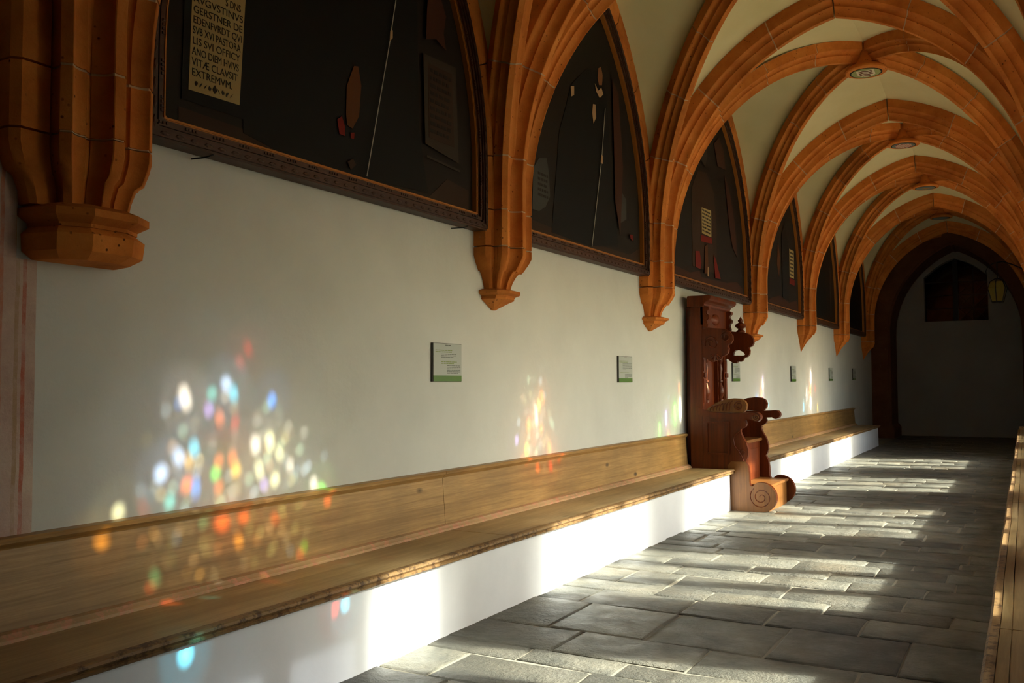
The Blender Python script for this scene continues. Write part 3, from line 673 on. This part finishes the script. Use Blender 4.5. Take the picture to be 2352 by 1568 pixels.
# bench along the window side
o = empty('wall_bench', (.13, 9, 0), 'pine-topped bench along the window side at the right edge', 'bench', 'plastered wall benches')
MB().box((-.10, YB+.1, -.02), (.415, 21.5, .42)).build('plinth', 'bench_plaster', o)
rc = [YB+.1, 4.2, 8.6, 13.6, 18.2, 21.5]
for a, b in zip(rc, rc[1:]):
    for x0, x1 in ((-.072, .17), (.172, .41)):
        MB().box((x0, a+.002, .42), (x1, b-.002, .462)).build('seat_board', 'pine_seat', o, bevel=.003)
    strip([(-.115, .42), (-.074, .42), (-.074, .462), (-.115, .462)], a+.002, b-.002, .3).build('edge_board', 'pine_seat', o, bevel=.002)
    strip([(-.155, .415), (-.117, .415), (-.117, .464), (-.148, .464), (-.158, .455), (-.16, .44), (-.15, .43)], a, b, .12).build('front_nosing', 'pine_edge', o, smooth=35)
MB().box((-.14, 21.5, 0), (.41, 21.56, .53)).build('end_board', 'pine_edge', o, bevel=.006)

# ------------------------------------------------------------------ paintings in the lunettes
def lun(y0, y1, zb, ins, zs=3.0, za=5.27):
    return pointed(y0+ins, y1-ins, zb+ins, zs, za-ins*1.35, 16)
def text_mesh(txt, name, mat, parent, y, z, size, x, align='LEFT', squeeze=1.0):
    cu = bpy.data.curves.new(name, 'FONT'); cu.body = txt; cu.size = size; cu.align_x = align; cu.extrude = .0004
    t = bpy.data.objects.new(name, cu); COL.objects.link(t)
    dg = bpy.context.evaluated_depsgraph_get(); me = bpy.data.meshes.new_from_object(t.evaluated_get(dg))
    COL.objects.unlink(t); bpy.data.objects.remove(t)
    off = root_loc(parent)
    for v in me.vertices:
        u, w = v.co.x*squeeze, v.co.y; v.co = Vector((x+v.co.z, y+u, z+w))-off      # read from the walk: text runs along +y
    me.materials.clear(); me.materials.append(MATS[mat])
    ob = bpy.data.objects.new(name, me); COL.objects.link(ob); ob.parent = parent; return ob
XCV = -3.452
class Canvas:
    def __init__(s, o): s.o = o; s.k = 0
    def p(s, name, mat, pts, label=None):
        s.k += 1; x = XCV+.0015*s.k
        return MB().plate(pts, [], on_wall(x), 0, .0012).build(name, mat, s.o, label=label)
    def line(s, name, mat, pts, w):
        s.k += 1; x = XCV+.0015*s.k; m = MB()
        for (a, b), (c, d) in zip(pts, pts[1:]): m.plate([(a-w, b), (a+w, b), (c+w, d), (c-w, d)], [], on_wall(x), 0, .0012)
        return m.build(name, mat, s.o)
    def words(s, name, mat, y0, y1, z0, z1, rows, seed=1):
        rr = random.Random(seed); s.k += 1; x = XCV+.0015*s.k; m = MB(); dz = (z1-z0)/rows
        for r in range(rows):
            y = y0; zz = z1-(r+1)*dz
            while y < y1-.02:
                w = rr.uniform(.25, .9)*(y1-y0)*.3; e = min(y1, y+w)
                m.plate([(y, zz+dz*.2), (e, zz+dz*.2), (e, zz+dz*.68), (y, zz+dz*.68)], [], on_wall(x), 0, .001); y = e+.03*(y1-y0)+.008
        return m.build(name, mat, s.o, kind='stuff')
PL = ['largest dark lunette painting, with black-robed figure and tall Latin inscription',
      'dark lunette painting of a robed man holding a thin silver staff', 'lunette painting with small pale inscription and red drapery above the throne',
      'narrow-looking lunette painting with an orange drape and pale tablet, beyond the throne', 'very dark lunette painting, fifth along the wall', 'almost black lunette painting, farthest along the wall']
canv = []
for i in range(6):
    c0, c1 = COR[i+1], COR[i+2]; y0, y1 = c0+.27, c1-.25
    o = empty('lunette_painting', (XW, (y0+y1)/2, 2.56), PL[i], 'painting', 'lunette paintings in carved frames')
    zb = 2.56
    n0 = lun(y0, y1, zb, 0); n1 = lun(y0, y1, zb, .055); n2 = lun(y0, y1, zb, .10); n3 = lun(y0, y1, zb, .118)
    MB().plate(n1, [], on_wall(XW+.005), 0, XCV-XW-.005).build('canvas', 'paint_umber', o)
    MB().plate(n0, [list(reversed(n1))], on_wall(XW+.002), 0, .118).build('outer_frame', 'frame_carving', o, bevel=.012)
    MB().plate(n1, [list(reversed(n2))], on_wall(XW+.004), 0, .098).build('inner_frame', 'frame_wood', o, bevel=.012)
    MB().plate(n2, [list(reversed(n3))], on_wall(XW+.006), 0, .085).build('gilt_fillet', 'gilt', o, bevel=.006)
    # carved leaves along the outer frame and beads along the inner one
    if i < 4:
        mid = lun(y0, y1, zb, .030); m = MB(); sp = .085; acc = 0; mb2 = lun(y0, y1, zb, .082); md = MB()
        for loop, mm, stp, rx in ((mid, m, .085, .009), (mb2, md, .17, .008)):
            lp = loop+[loop[0]]
            for (a, b), (c, d) in zip(lp, lp[1:]):
                ln = math.hypot(c-a, d-b); q = stp/2
                while q < ln:
                    k = q/ln; ty, tz = (c-a)/ln, (d-b)/ln; P = (a+(c-a)*k, b+(d-b)*k)
                    if mm is m:
                        s3 = [(-.038, 0), (-.02, .011), (.01, .014), (.036, .004), (.02, -.010), (-.01, -.013)]
                        ring0 = [(XW+.117, P[0]+u*ty-v*tz, P[1]+u*tz+v*ty) for u, v in s3]
                        ring1 = [(XW+.117+rx, P[0]+.45*u*ty-.45*v*tz+.01*ty, P[1]+.45*u*tz+.45*v*ty+.01*tz) for u, v in s3]
                        mm.loft([ring0, ring1])
                    else:
                        for e in (-.03, -.01, .01, .03):
                            mm.box((XW+.10, P[0]+e*ty-.006, P[1]+e*tz-.006), (XW+.109, P[0]+e*ty+.006, P[1]+e*tz+.006))
                    q += stp
        m.build('carved_leaf_border', 'frame_carving', o, kind='stuff'); md.build('bead_border', 'frame_wood', o, kind='stuff')
    canv.append(Canvas(o))
# first painting
c = canv[0]; o = c.o
c.p('painted_ground', 'paint_ground', [(2.95, 2.68), (2.95, 2.76), (3.36, 2.75), (3.62, 2.69), (5.02, 2.69), (5.25, 2.86), (5.53, 2.83), (5.53, 2.68)])
c.p('painted_robe', 'paint_black', [(3.36, 2.73), (3.35, 3.6), (3.55, 4.2), (3.8, 4.8), (4.25, 5.0), (4.7, 4.7), (4.89, 3.98), (4.91, 3.12), (5.02, 2.72), (4.34, 2.69), (3.61, 2.69)])
c.p('painted_board', 'paint_black', [(2.965, 2.80), (2.985, 3.75), (3.40, 3.75), (3.36, 2.80)])
c.p('inscription_panel', 'paint_parchment', [(3.005, 2.855), (3.33, 2.865), (3.375, 3.62), (3.03, 3.62)], label='yellowed panel with black Latin capitals')
rows = ['EXTREMVM.', 'VITÆ CLAVSIT', 'ANO DIEM HVIVS', 'LIS SVI OFFICY', 'SVB XVI PASTORA', 'EDENFVRDT QVI', 'GERSTNER DE', 'AVGVSTINVS', 'S DNS']
for k, t in enumerate(rows):
    z = 2.93+.0515*k; w = .30+.004*k
    ob = text_mesh(t, 'inscription_line', 'paint_ink', o, 3.02+.001*k+(.2 if t == 'S DNS' else 0), z, .052, XCV+.0085, squeeze=1)
    xs = [v.co.y for v in ob.data.vertices]; lo, hi = min(xs), max(xs); tw = .10 if t == 'S DNS' else (.255 if k == 0 else w-.01)
    for v in ob.data.vertices: v.co.y = lo+(v.co.y-lo)*tw/(hi-lo)
c.k = 6
m = MB()
for q in range(9):
    y = 3.05+.028*q; m.plate([(y+.009*math.cos(a), 2.895+.012*math.sin(a+q)) for a in [2*math.pi*t/9*.8 for t in range(9)]], [], on_wall(XCV+.0085), 0, .0006)
m.plate([(3.165, 2.875), (3.18, 2.895), (3.165, 2.92), (3.15, 2.895)], [], on_wall(XCV+.0092), 0, .0006)
m.build('scroll_ornament', 'paint_ink', o, kind='stuff')
c.p('painted_sleeve', 'paint_orange', [(4.16, 3.03), (4.165, 3.2), (4.23, 3.34), (4.27, 3.35), (4.30, 3.24), (4.28, 3.05), (4.22, 2.96), (4.17, 2.97)])
c.p('painted_cuff', 'paint_red', [(4.08, 2.98), (4.12, 3.01), (4.15, 2.95), (4.15, 2.90), (4.10, 2.90)])
c.p('painted_cuff', 'paint_red', [(4.20, 2.93), (4.235, 2.94), (4.23, 2.90), (4.20, 2.90)])
c.p('painted_hand', 'paint_ground', [(4.17, 2.75), (4.22, 2.78), (4.25, 2.75), (4.2, 2.71)])
c.line('painted_staff', 'paint_silver', [(4.35, 2.70), (4.58, 3.62)], .004); c.line('painted_staff', 'paint_silver', [(4.585, 3.66), (4.66, 4.0), (4.72, 4.3)], .004)
c.p('staff_knot', 'paint_flesh', [(4.57, 3.60), (4.60, 3.63), (4.60, 3.68), (4.575, 3.67)])
c.p('painted_tablet', 'paint_stone', [(4.935, 3.64), (5.33, 3.66), (5.37, 2.99), (4.96, 3.04)])
c.p('tablet_field', 'paint_ground', [(4.99, 3.59), (5.28, 3.60), (5.31, 3.09), (5.00, 3.09)])
c.words('tablet_lettering', 'paint_umber', 5.01, 5.27, 3.12, 3.58, 9, 3)
c.p('tablet_ledge', 'paint_stone', [(4.97, 2.95), (5.38, 2.93), (5.38, 2.945), (4.97, 2.965)])
c.p('painted_curtain', 'paint_drape', [(4.96, 3.74), (4.97, 3.95), (5.0, 4.15), (4.98, 4.4), (5.08, 4.3), (5.12, 4.1), (5.2, 3.98), (5.17, 3.85), (5.2, 3.74), (5.08, 3.78)])
# second painting
c = canv[1]
c.p('painted_ground', 'paint_ground', [(6.36, 2.69), (6.36, 2.78), (7.19, 2.74), (8.6, 2.74), (8.85, 2.83), (8.85, 2.69)])
c.p('painted_robe', 'paint_black', [(6.85, 2.72), (7.0, 3.6), (7.25, 4.1), (7.6, 4.35), (7.95, 4.4), (8.05, 4.15), (8.15, 3.4), (8.3, 2.78), (7.6, 2.70)])
c.p('painted_scroll', 'paint_grey', [(6.5, 2.86), (6.52, 3.2), (6.62, 3.30), (6.76, 3.33), (6.80, 3.21), (6.82, 3.02), (6.74, 2.92), (6.62, 2.86)]); c.words('scroll_lettering', 'paint_ink', 6.6, 6.78, 2.98, 3.2, 5, 5)
c.p('painted_face', 'paint_face', [(7.82, 4.32), (7.84, 4.42), (7.90, 4.45), (7.94, 4.38), (7.92, 4.28), (7.85, 4.26)])
c.p('painted_collar', 'paint_flesh', [(7.75, 4.25), (7.83, 4.20), (7.90, 4.25), (7.95, 4.20), (7.86, 4.14), (7.78, 4.18)])
c.p('painted_hand', 'paint_flesh', [(7.70, 4.04), (7.76, 4.05), (7.77, 3.93), (7.71, 3.86), (7.685, 3.95)]); c.p('painted_hand', 'paint_flesh', [(7.22, 4.07), (7.29, 4.09), (7.29, 4.01), (7.23, 3.98)])
c.line('painted_staff', 'paint_silver', [(7.65, 2.70), (7.89, 3.57), (7.98, 4.07)], .006); c.p('staff_knot', 'paint_flesh', [(7.86, 3.52), (7.91, 3.52), (7.92, 3.6), (7.87, 3.6)])
c.p('painted_book', 'paint_grey', [(8.33, 3.02), (8.33, 3.35), (8.48, 3.28), (8.48, 3.08)]); c.p('painted_curtain', 'paint_drape', [(8.2, 3.2), (8.15, 4.4), (8.3, 4.3), (8.4, 3.6), (8.32, 2.9)])
c.p('painted_seal', 'paint_red', [(8.57, 2.94), (8.66, 2.95), (8.65, 2.89), (8.58, 2.90)])
# third painting
c = canv[2]
c.p('painted_ground', 'paint_drape', [(9.7, 2.70), (9.7, 2.80), (10.51, 2.76), (10.87, 2.82), (10.95, 2.75), (11.44, 2.76), (12.07, 2.78), (12.53, 2.84), (12.85, 2.76), (12.85, 2.69)])
c.p('painted_niche', 'paint_ground', [(10.6, 2.85), (10.6, 3.8), (10.85, 4.05), (11.2, 4.1), (11.5, 3.9), (11.6, 3.5), (11.6, 2.85)])
c.p('inscription_panel', 'paint_parchment', [(10.98, 3.30), (10.98, 3.62), (11.37, 3.64), (11.37, 3.30)]); c.words('panel_lettering', 'paint_stone', 11.0, 11.35, 3.32, 3.62, 7, 6)
c.p('painted_plinth', 'paint_red', [(10.93, 3.19), (10.93, 3.27), (11.39, 3.29), (11.39, 3.22)])
c.p('painted_drape', 'paint_drape', [(11.98, 4.22), (12.2, 4.07), (12.46, 3.63), (12.55, 3.18), (12.33, 3.29), (12.17, 3.59), (12.08, 3.89)]); c.p('painted_drape', 'paint_drape', [(11.52, 4.54), (11.74, 4.67), (11.94, 4.55), (12.04, 4.3), (11.67, 4.28)])
c.p('painted_robe', 'paint_red', [(10.69, 2.85), (10.69, 3.04), (10.85, 3.06), (10.92, 2.92), (10.88, 2.84)]); c.p('painted_robe', 'paint_red', [(11.43, 3.08), (11.51, 3.05), (11.73, 2.80), (11.49, 2.79)])
c.p('painted_figure', 'paint_orange', [(11.03, 2.80), (11.2, 2.82), (11.17, 3.18), (11.07, 3.15)]); c.p('painted_figure', 'paint_flesh', [(11.15, 2.78), (11.2, 2.78), (11.2, 2.90), (11.16, 2.90)])
c.p('painted_figure', 'paint_stone', [(10.95, 4.2), (11.0, 4.45), (11.1, 4.5), (11.2, 4.3), (11.1, 4.15)])
# fourth painting
c = canv[3]
c.p('inscription_panel', 'paint_parchment', [(15.83, 3.24), (15.83, 3.72), (16.18, 3.72), (16.16, 3.24)]); c.words('panel_lettering', 'paint_stone', 15.86, 16.14, 3.26, 3.7, 7, 8)
c.p('painted_plinth', 'paint_red', [(15.8, 3.12), (15.8, 3.22), (16.2, 3.22), (16.2, 3.12)])
c.p('painted_drape', 'paint_orange', [(15.0, 3.75), (15.14, 3.46), (15.04, 3.15), (14.9, 3.35)]); c.p('painted_ground', 'paint_drape', [(14.2, 2.70), (14.5, 2.78), (15.09, 2.86), (15.71, 2.79), (16.32, 2.87), (16.45, 2.70)])
c.p('painted_robe', 'paint_black', [(15.25, 2.85), (15.25, 3.9), (15.5, 4.1), (15.7, 3.8), (15.7, 2.82)])
canv[4].p('painted_robe', 'paint_black', [(17.9, 2.75), (18.0, 3.7), (18.5, 4.2), (19.0, 3.6), (19.2, 2.75)]); canv[4].p('painted_column', 'paint_stone', [(19.5, 2.8), (19.5, 3.8), (19.62, 3.8), (19.62, 2.8)])
canv[5].p('painted_robe', 'paint_black', [(21.6, 2.75), (21.7, 3.7), (22.2, 4.2), (22.7, 3.6), (22.9, 2.75)])
# bent nails holding the first frames
for k, (y, z) in enumerate(((3.075, 2.553), (5.38, 2.553))):
    n_ = MB().tube([(XW, y, z-.012), (XW+.10, y, z-.016), (XW+.122, y+.004, z-.012), (XW+.125, y+.022, z-.002)], .004)
    tag(n_.build('frame_hook', 'iron'), 'small bent iron hook under the %s end of the nearest painting frame' % ('left', 'right')[k], 'hook', 'frame hooks')

# ------------------------------------------------------------------ information plaques
SIGNS = [(5.125, 1.463, 1.727), (8.36, 1.455, 1.715), (12.39, 1.465, 1.722), (15.98, 1.463, 1.727), (19.48, 1.475, 1.74), (22.4, 1.50, 1.765)]
SL = ['pale green information plaque nearest the viewer on the white wall', 'pale information plaque on the wall left of the throne', 'information plaque partly hidden behind the throne',
      'small information plaque first in full view to the right of the throne', 'tiny information plaque second beyond the throne', 'tiny information plaque farthest along the wall']
for k, (y, z0, z1) in enumerate(SIGNS):
    o = empty('information_plaque', (XW, y+.18, z0), SL[k], 'plaque', 'information plaques under the paintings'); w = .36; gz = z0+(z1-z0)*.16
    MB().box((XW-.005, y, z0), (XW+.018, y+w, z1)).build('backing_board', 'plaque_edge', o, bevel=.001)
    MB().box((XW+.018, y+.006, gz), (XW+.020, y+w-.003, z1-.003)).build('printed_sheet', 'plaque_face', o)
    MB().box((XW+.018, y+.006, z0+.002), (XW+.0204, y+w-.003, gz)).build('green_band', 'plaque_green', o)
    rr = random.Random(k+4); ht = z1-z0; xf = XW+.0202
    def block(name, mat, ya, yb, za, n, dz, th, last=1.0):
        m = MB()
        for r in range(n):
            e = yb if r < n-1 else ya+(yb-ya)*last; q = ya; z = za-r*dz
            while q < e-.004:
                ww = rr.uniform(.012, .04); f = min(e, q+ww); m.box((xf, q, z-th), (xf+.0006, f, z)); q = f+.005
        m.build(name, mat, o, kind='stuff')
    block('heading', 'print_dark', y+.15, y+.22, z1-.011, 1, .01, .005)
    if k == 0:
        block('title_print', 'print_green', y+.03, y+.235, z1-.046, 2, .0115, .0055); block('text_print', 'print_dark', y+.10, y+.285, z1-.073, 3, .0105, .0035, .85)
        block('title_print', 'print_green', y+.10, y+.295, z1-.125, 2, .0115, .0055, .8); block('text_print', 'print_dark', y+.17, y+.34, z1-.152, 6, .0105, .0035, .85)
    else:
        block('title_print', 'print_green', y+.02, y+.25, z1-.045, 2, .0115, .0055, .9); block('text_print', 'print_dark', y+.10, y+.345, z1-.072, 6, .011, .0035, .3)
        block('title_print', 'print_green', y+.03, y+.27, z1-.16, 1, .0115, .0055); block('text_print', 'print_dark', y+.16, y+.345, z1-.178, 4, .011, .0035, .4)
# ------------------------------------------------------------------ carved throne
XF = lambda v: (v[0]*TK, v[1]*TK, v[2]*1.012)
th = empty('throne_chair', (-2.9*TK, (TH0+TH1)/2*TK, 0), 'carved dark walnut throne with scrolled arms and tall back between the wall benches', 'chair')
SIDEP = [(-3.28, 0), (-2.53, 0)]+arc(-2.535, .165, .165, -85, 105, 18)+[(-2.605, .305), (-2.622, .287), (-2.645, .285), (-2.660, .31), (-2.664, .42), (-2.674, .50), (-2.70, .558),
         (-2.684, .585), (-2.670, .63), (-2.672, .69), (-2.692, .76), (-2.732, .83), (-2.752, .88), (-2.748, .912), (-2.716, .925), (-2.692, .945), (-2.682, .975), (-2.70, 1.02), (-3.28, 1.08)]
ARMP = [(-3.24, 1.07), (-3.1, 1.035), (-2.9, 1.015), (-2.66, 1.012)]+arc(-2.577, 1.048, .052, 220, 460, 14)+[(-2.66, 1.094), (-2.95, 1.088), (-3.08, 1.102), (-3.16, 1.128), (-3.20, 1.146), (-3.24, 1.148)]
SCROLLP = [(-3.15, 1.10), (-3.12, 1.14), (-3.06, 1.18), (-2.99, 1.215), (-2.91, 1.243), (-2.82, 1.255), (-2.745, 1.25), (-2.70, 1.225), (-2.678, 1.18), (-2.688, 1.13), (-2.72, 1.09)]
WINGP = [(-3.20, 2.05), (-3.10, 2.062), (-3.0, 2.05), (-2.92, 2.04), (-2.862, 2.012), (-2.828, 1.96), (-2.826, 1.91), (-2.848, 1.872), (-2.885, 1.858), (-2.872, 1.82), (-2.878, 1.775), (-2.905, 1.742), (-2.945, 1.735),
         (-2.955, 1.705), (-2.985, 1.685), (-3.02, 1.69), (-3.035, 1.672), (-3.07, 1.668), (-3.105, 1.69), (-3.14, 1.72), (-3.20, 1.73)]
eye = [(-3.012+.072*math.cos(a)+.01*math.cos(2*a), 1.785+.034*math.sin(a)-.012*math.cos(2*a)) for a in [2*math.pi*i/16 for i in range(16)]]
def spiral(cx, cz, r0, r1, turns, a0, y, r=.005, ccw=1):
    n = int(turns*18); return MB().tube([(cx+(r0+(r1-r0)*i/n)*math.cos(a0+ccw*2*math.pi*turns*i/n), y, cz+(r0+(r1-r0)*i/n)*math.sin(a0+ccw*2*math.pi*turns*i/n)) for i in range(n+1)], r, 5)
for sd, (y, s) in enumerate(((TH0, 1), (TH1-.06, -1))):
    yo = y if sd == 0 else y+.06          # outer face
    side = MB().plate(SIDEP, [], side_on(y), 0, .06).build('side_panel', 'walnut_light' if False else 'walnut', th, bevel=.006)
    # plain lower cheek with volute foot, lighter and worn
    FOOT = [(-2.90, 0), (-2.53, 0)]+arc(-2.535, .165, .165, -85, 105, 18)+[(-2.605, .305), (-2.622, .287), (-2.645, .285), (-2.660, .31), (-2.664, .42), (-2.674, .50), (-2.70, .55), (-2.86, .55), (-2.90, .50)]
    MB().plate(FOOT, [], side_on(yo), -.008 if sd == 0 else -.004, .004 if sd == 0 else .008).build('volute_foot', 'walnut_light', side, bevel=.003)
    spiral(-2.535, .165, .125, .015, 2.1, R(130), yo-.008*s).build('carved_spiral', 'walnut', side)
    MB().plate([(-3.14, .62), (-2.87, .62), (-2.87, .99), (-3.14, .995)], [[(-3.118, .642), (-3.118, .972), (-2.892, .968), (-2.892, .642)]], side_on(yo), -.02 if sd == 0 else 0, 0 if sd == 0 else .02).build('panel_moulding', 'walnut', side, bevel=.004)
    cs = [(-2.75, .90), (-2.80, .86), (-2.83, .80), (-2.82, .73), (-2.77, .66), (-2.735, .60), (-2.72, .56)]
    MB().tube([(a, yo-.006*s, b) for a, b in cs], .007, 5).build('carved_curve', 'walnut', side)
    spiral(-2.73, .655, .045, .01, 1.3, R(90), yo-.006*s).build('carved_spiral', 'walnut', side)
    arm = MB().plate(ARMP, [], side_on(y-.02), 0, .10).build('armrest', 'walnut', th, bevel=.008)
    spiral(-2.577, 1.048, .038, .008, 1.6, R(160), yo-.022*s, .006).build('carved_spiral', 'walnut_light', arm)
    sc = MB().plate(SCROLLP, [], side_on(y-.012), 0, .085).build('arm_scroll', 'walnut_light' if sd == 0 else 'walnut', th, bevel=.018)
    spiral(-2.765, 1.17, .055, .012, 1.7, R(60), yo-.014*s, .007).build('carved_spiral', 'walnut', sc)
    for k in range(7):
        a = -3.09+.036*k; MB().tube([(a, yo-.013*s, 1.115), (a+.012, yo-.018*s, 1.15+.008*k), (a+.045, yo-.013*s, 1.165+.011*k)], .007, 5).build('carved_leaf', 'walnut', sc)
    # ear wings of the back
    wg = MB().plate(WINGP, [eye] if sd == 1 else [], side_on(y), 0, .06).build('wing', 'walnut', th, bevel=.008)
    spiral(-2.90, 1.95, .065, .012, 1.5, R(40), yo-.004*s, .009).build('carved_spiral', 'walnut', wg)
    spiral(-3.06, 1.88, .085, .02, 1.4, R(200), yo-.004*s, .010, -1).build('carved_spiral', 'walnut', wg)
    for k in range(5):
        q = R(200+32*k); MB().tube([(-3.02+.02*math.cos(q), yo-.004*s, 1.76+.02*math.sin(q)), (-3.02+.075*math.cos(q), yo-.010*s, 1.75+.07*math.sin(q))], .013, 5, r1=.006).build('carved_leaf', 'walnut', wg)
    # upright stile of the back with small panels
    st = MB().box((-3.31, y-.005, .40), (-3.17, y+.115 if sd == 0 else y+.065, 2.10)) if sd == 0 else MB().box((-3.31, y-.055, .40), (-3.17, y+.065, 2.10))
    st = st.build('back_stile', 'walnut', th, bevel=.006)
    yb = (y+.015, y+.095) if sd == 0 else (y-.035, y+.045)
    for za, zb in ((1.20, 1.48), (1.56, 1.70)):
        MB().box((-3.172, yb[0], za), (-3.162, yb[1], zb)).build('raised_field', 'walnut', st, bevel=.004)
    MB().lathe((-3.165, (yb[0]+yb[1])/2, 1.52), [(-.03, .005), (-.025, .03), (.025, .03), (.03, .005)], 10).build('boss', 'walnut', st)
    ybal = y+.20 if sd == 0 else y-.14
    MB().lathe((-3.20, ybal, 1.20), [(0, .045), (.03, .045), (.04, .03), (.06, .035), (.10, .052), (.15, .05), (.20, .03), (.23, .022), (.24, .036), (.26, .036), (.27, .022), (.33, .026), (.40, .034), (.46, .022), (.48, .034), (.51, .04), (.54, .04)], 14).build('baluster', 'walnut', th, smooth=40)
    # console under the cornice
    cons = [(-3.20, 2.06), (-3.12, 2.06), (-3.105, 2.09), (-3.125, 2.12), (-3.115, 2.15), (-3.09, 2.175), (-3.10, 2.21), (-3.125, 2.225), (-3.12, 2.25), (-3.095, 2.275), (-3.09, 2.305), (-3.20, 2.31)]
    MB().plate(cons, [], side_on(y+.01), 0, .09).build('console', 'walnut', th, bevel=.008)
ym = (TH0+TH1)/2
MB().box((-3.32, TH0, .40), (-3.25, TH1, 2.2)).build('back_panel', 'walnut', th)
MB().box((-3.385, TH0+.09, .52), (-3.31, TH1-.02, 2.3)).build('rear_filler', 'walnut', th)  # filler box added behind the back to close the light gap at the wall
MB().plate([(TH0+.15, 1.02), (TH1-.15, 1.02), (TH1-.15, 2.06), (TH0+.15, 2.06)], [list(reversed(pointed(TH0+.27, TH1-.27, 1.12, 1.62, 1.92)))], lambda u, v, d: (-3.25+d, u, v), 0, .045).build('arched_frame', 'walnut', th, bevel=.006)
MB().box((-3.31, TH0+.01, 2.06), (-3.16, TH1-.01, 2.31)).build('frieze', 'walnut', th, bevel=.006)
MB().ellipsoid((-3.16, ym, 2.18), .03, .16, .07).build('frieze_carving', 'walnut', th, smooth=60)
cor = [(-3.33, 2.30), (-3.15, 2.30), (-3.135, 2.315), (-3.13, 2.335), (-3.11, 2.355), (-3.075, 2.372), (-3.055, 2.395), (-3.06, 2.43), (-3.33, 2.43)]
MB().plate(cor, [], side_on(TH0-.05), 0, TH1-TH0+.10).build('cornice', 'walnut', th, bevel=.006)
MB().lathe((-2.985, TH1-.03, 2.045), [(0, .05), (.015, .055), (.03, .035), (.045, .03), (.055, .05), (.075, .068), (.10, .06), (.118, .03), (.128, .02), (.135, .032), (.15, .034), (.165, .018), (.185, .008), (.195, .001)], 14).build('finial', 'walnut', th, smooth=40)
MB().box((-3.25, TH0+.06, .735), (-2.74, TH1-.06, .77)).build('seat', 'walnut_light', th, bevel=.006)
MB().box((-2.80, TH0+.06, .30), (-2.77, TH1-.06, .735)).build('front_panel', 'walnut', th)
MB().box((-2.775, TH0+.16, .38), (-2.762, TH1-.16, .66)).build('front_field', 'walnut', th, bevel=.005)
MB().box((-2.82, TH0+.06, .268), (-2.44, TH1-.06, .298)).build('step_board', 'walnut_light', th, bevel=.005)
MB().box((-2.50, TH0+.06, 0), (-2.465, TH1-.06, .268)).build('step_riser', 'walnut_light', th)

XF = None
# ------------------------------------------------------------------ lantern before the end wall
LX, LY, LZ = -.48, 22.6, 3.19
la = empty('hanging_lantern', (LX, LY, LZ), 'black iron lantern with amber glass hanging before the dark end wall', 'lantern')
def hexr(z, r): return [(LX+r*math.cos(R(60*k+20)), LY+r*math.sin(R(60*k+20)), z) for k in range(6)]
lv = [(LZ, .12), (LZ+.30, .20), (LZ+.44, .15), (LZ+.50, .05)]
for k in range(6):
    for (z0, r0), (z1, r1) in zip(lv[:3], lv[1:]):
        a, b = hexr(z0, r0*.97), hexr(z1, r1*.97); j = (k+1) % 6
        MB().add([a[k], a[j], b[j], b[k]], [(0, 1, 2, 3)]).build('glass_pane', 'amber_glass', la, fix=False)
    MB().tube([hexr(z, r)[k] for z, r in lv], .012, 5).build('rib_bar', 'iron', la)
for z, r in ((LZ, .125), (LZ+.50, .06)):
    MB().loft([hexr(z-.012, r), hexr(z+.012, r)]).build('ring', 'iron', la)
MB().lathe((LX, LY, LZ+.02), [(0, .03), (.16, .03), (.17, .01)], 10).build('candle', 'shield_white', la)
MB().tube([(LX, LY, LZ+.5), (LX, LY, LZ+.86)], .012, 5).build('hanger', 'iron', la)
MB().tube([(LX, LY, LZ+.86)]+[(LX-.22*math.sin(R(t)), LY, LZ+.66+.2*math.cos(R(t))) for t in (20, 50, 80, 110)], .010, 5).build('scroll', 'iron', la)
MB().tube([(LX, LY, LZ+.86), (LX+.12, LY, LZ+.88), (LX+.3, LY, LZ+.80), (LX+.55, LY, LZ+.66), (XR+.02, LY, LZ+.60)], .014, 5).build('bracket_arm', 'iron', la)
MB().box((XR-.02, LY-.06, LZ+.46), (XR+.01, LY+.06, LZ+.72)).build('wall_plate', 'iron', la)
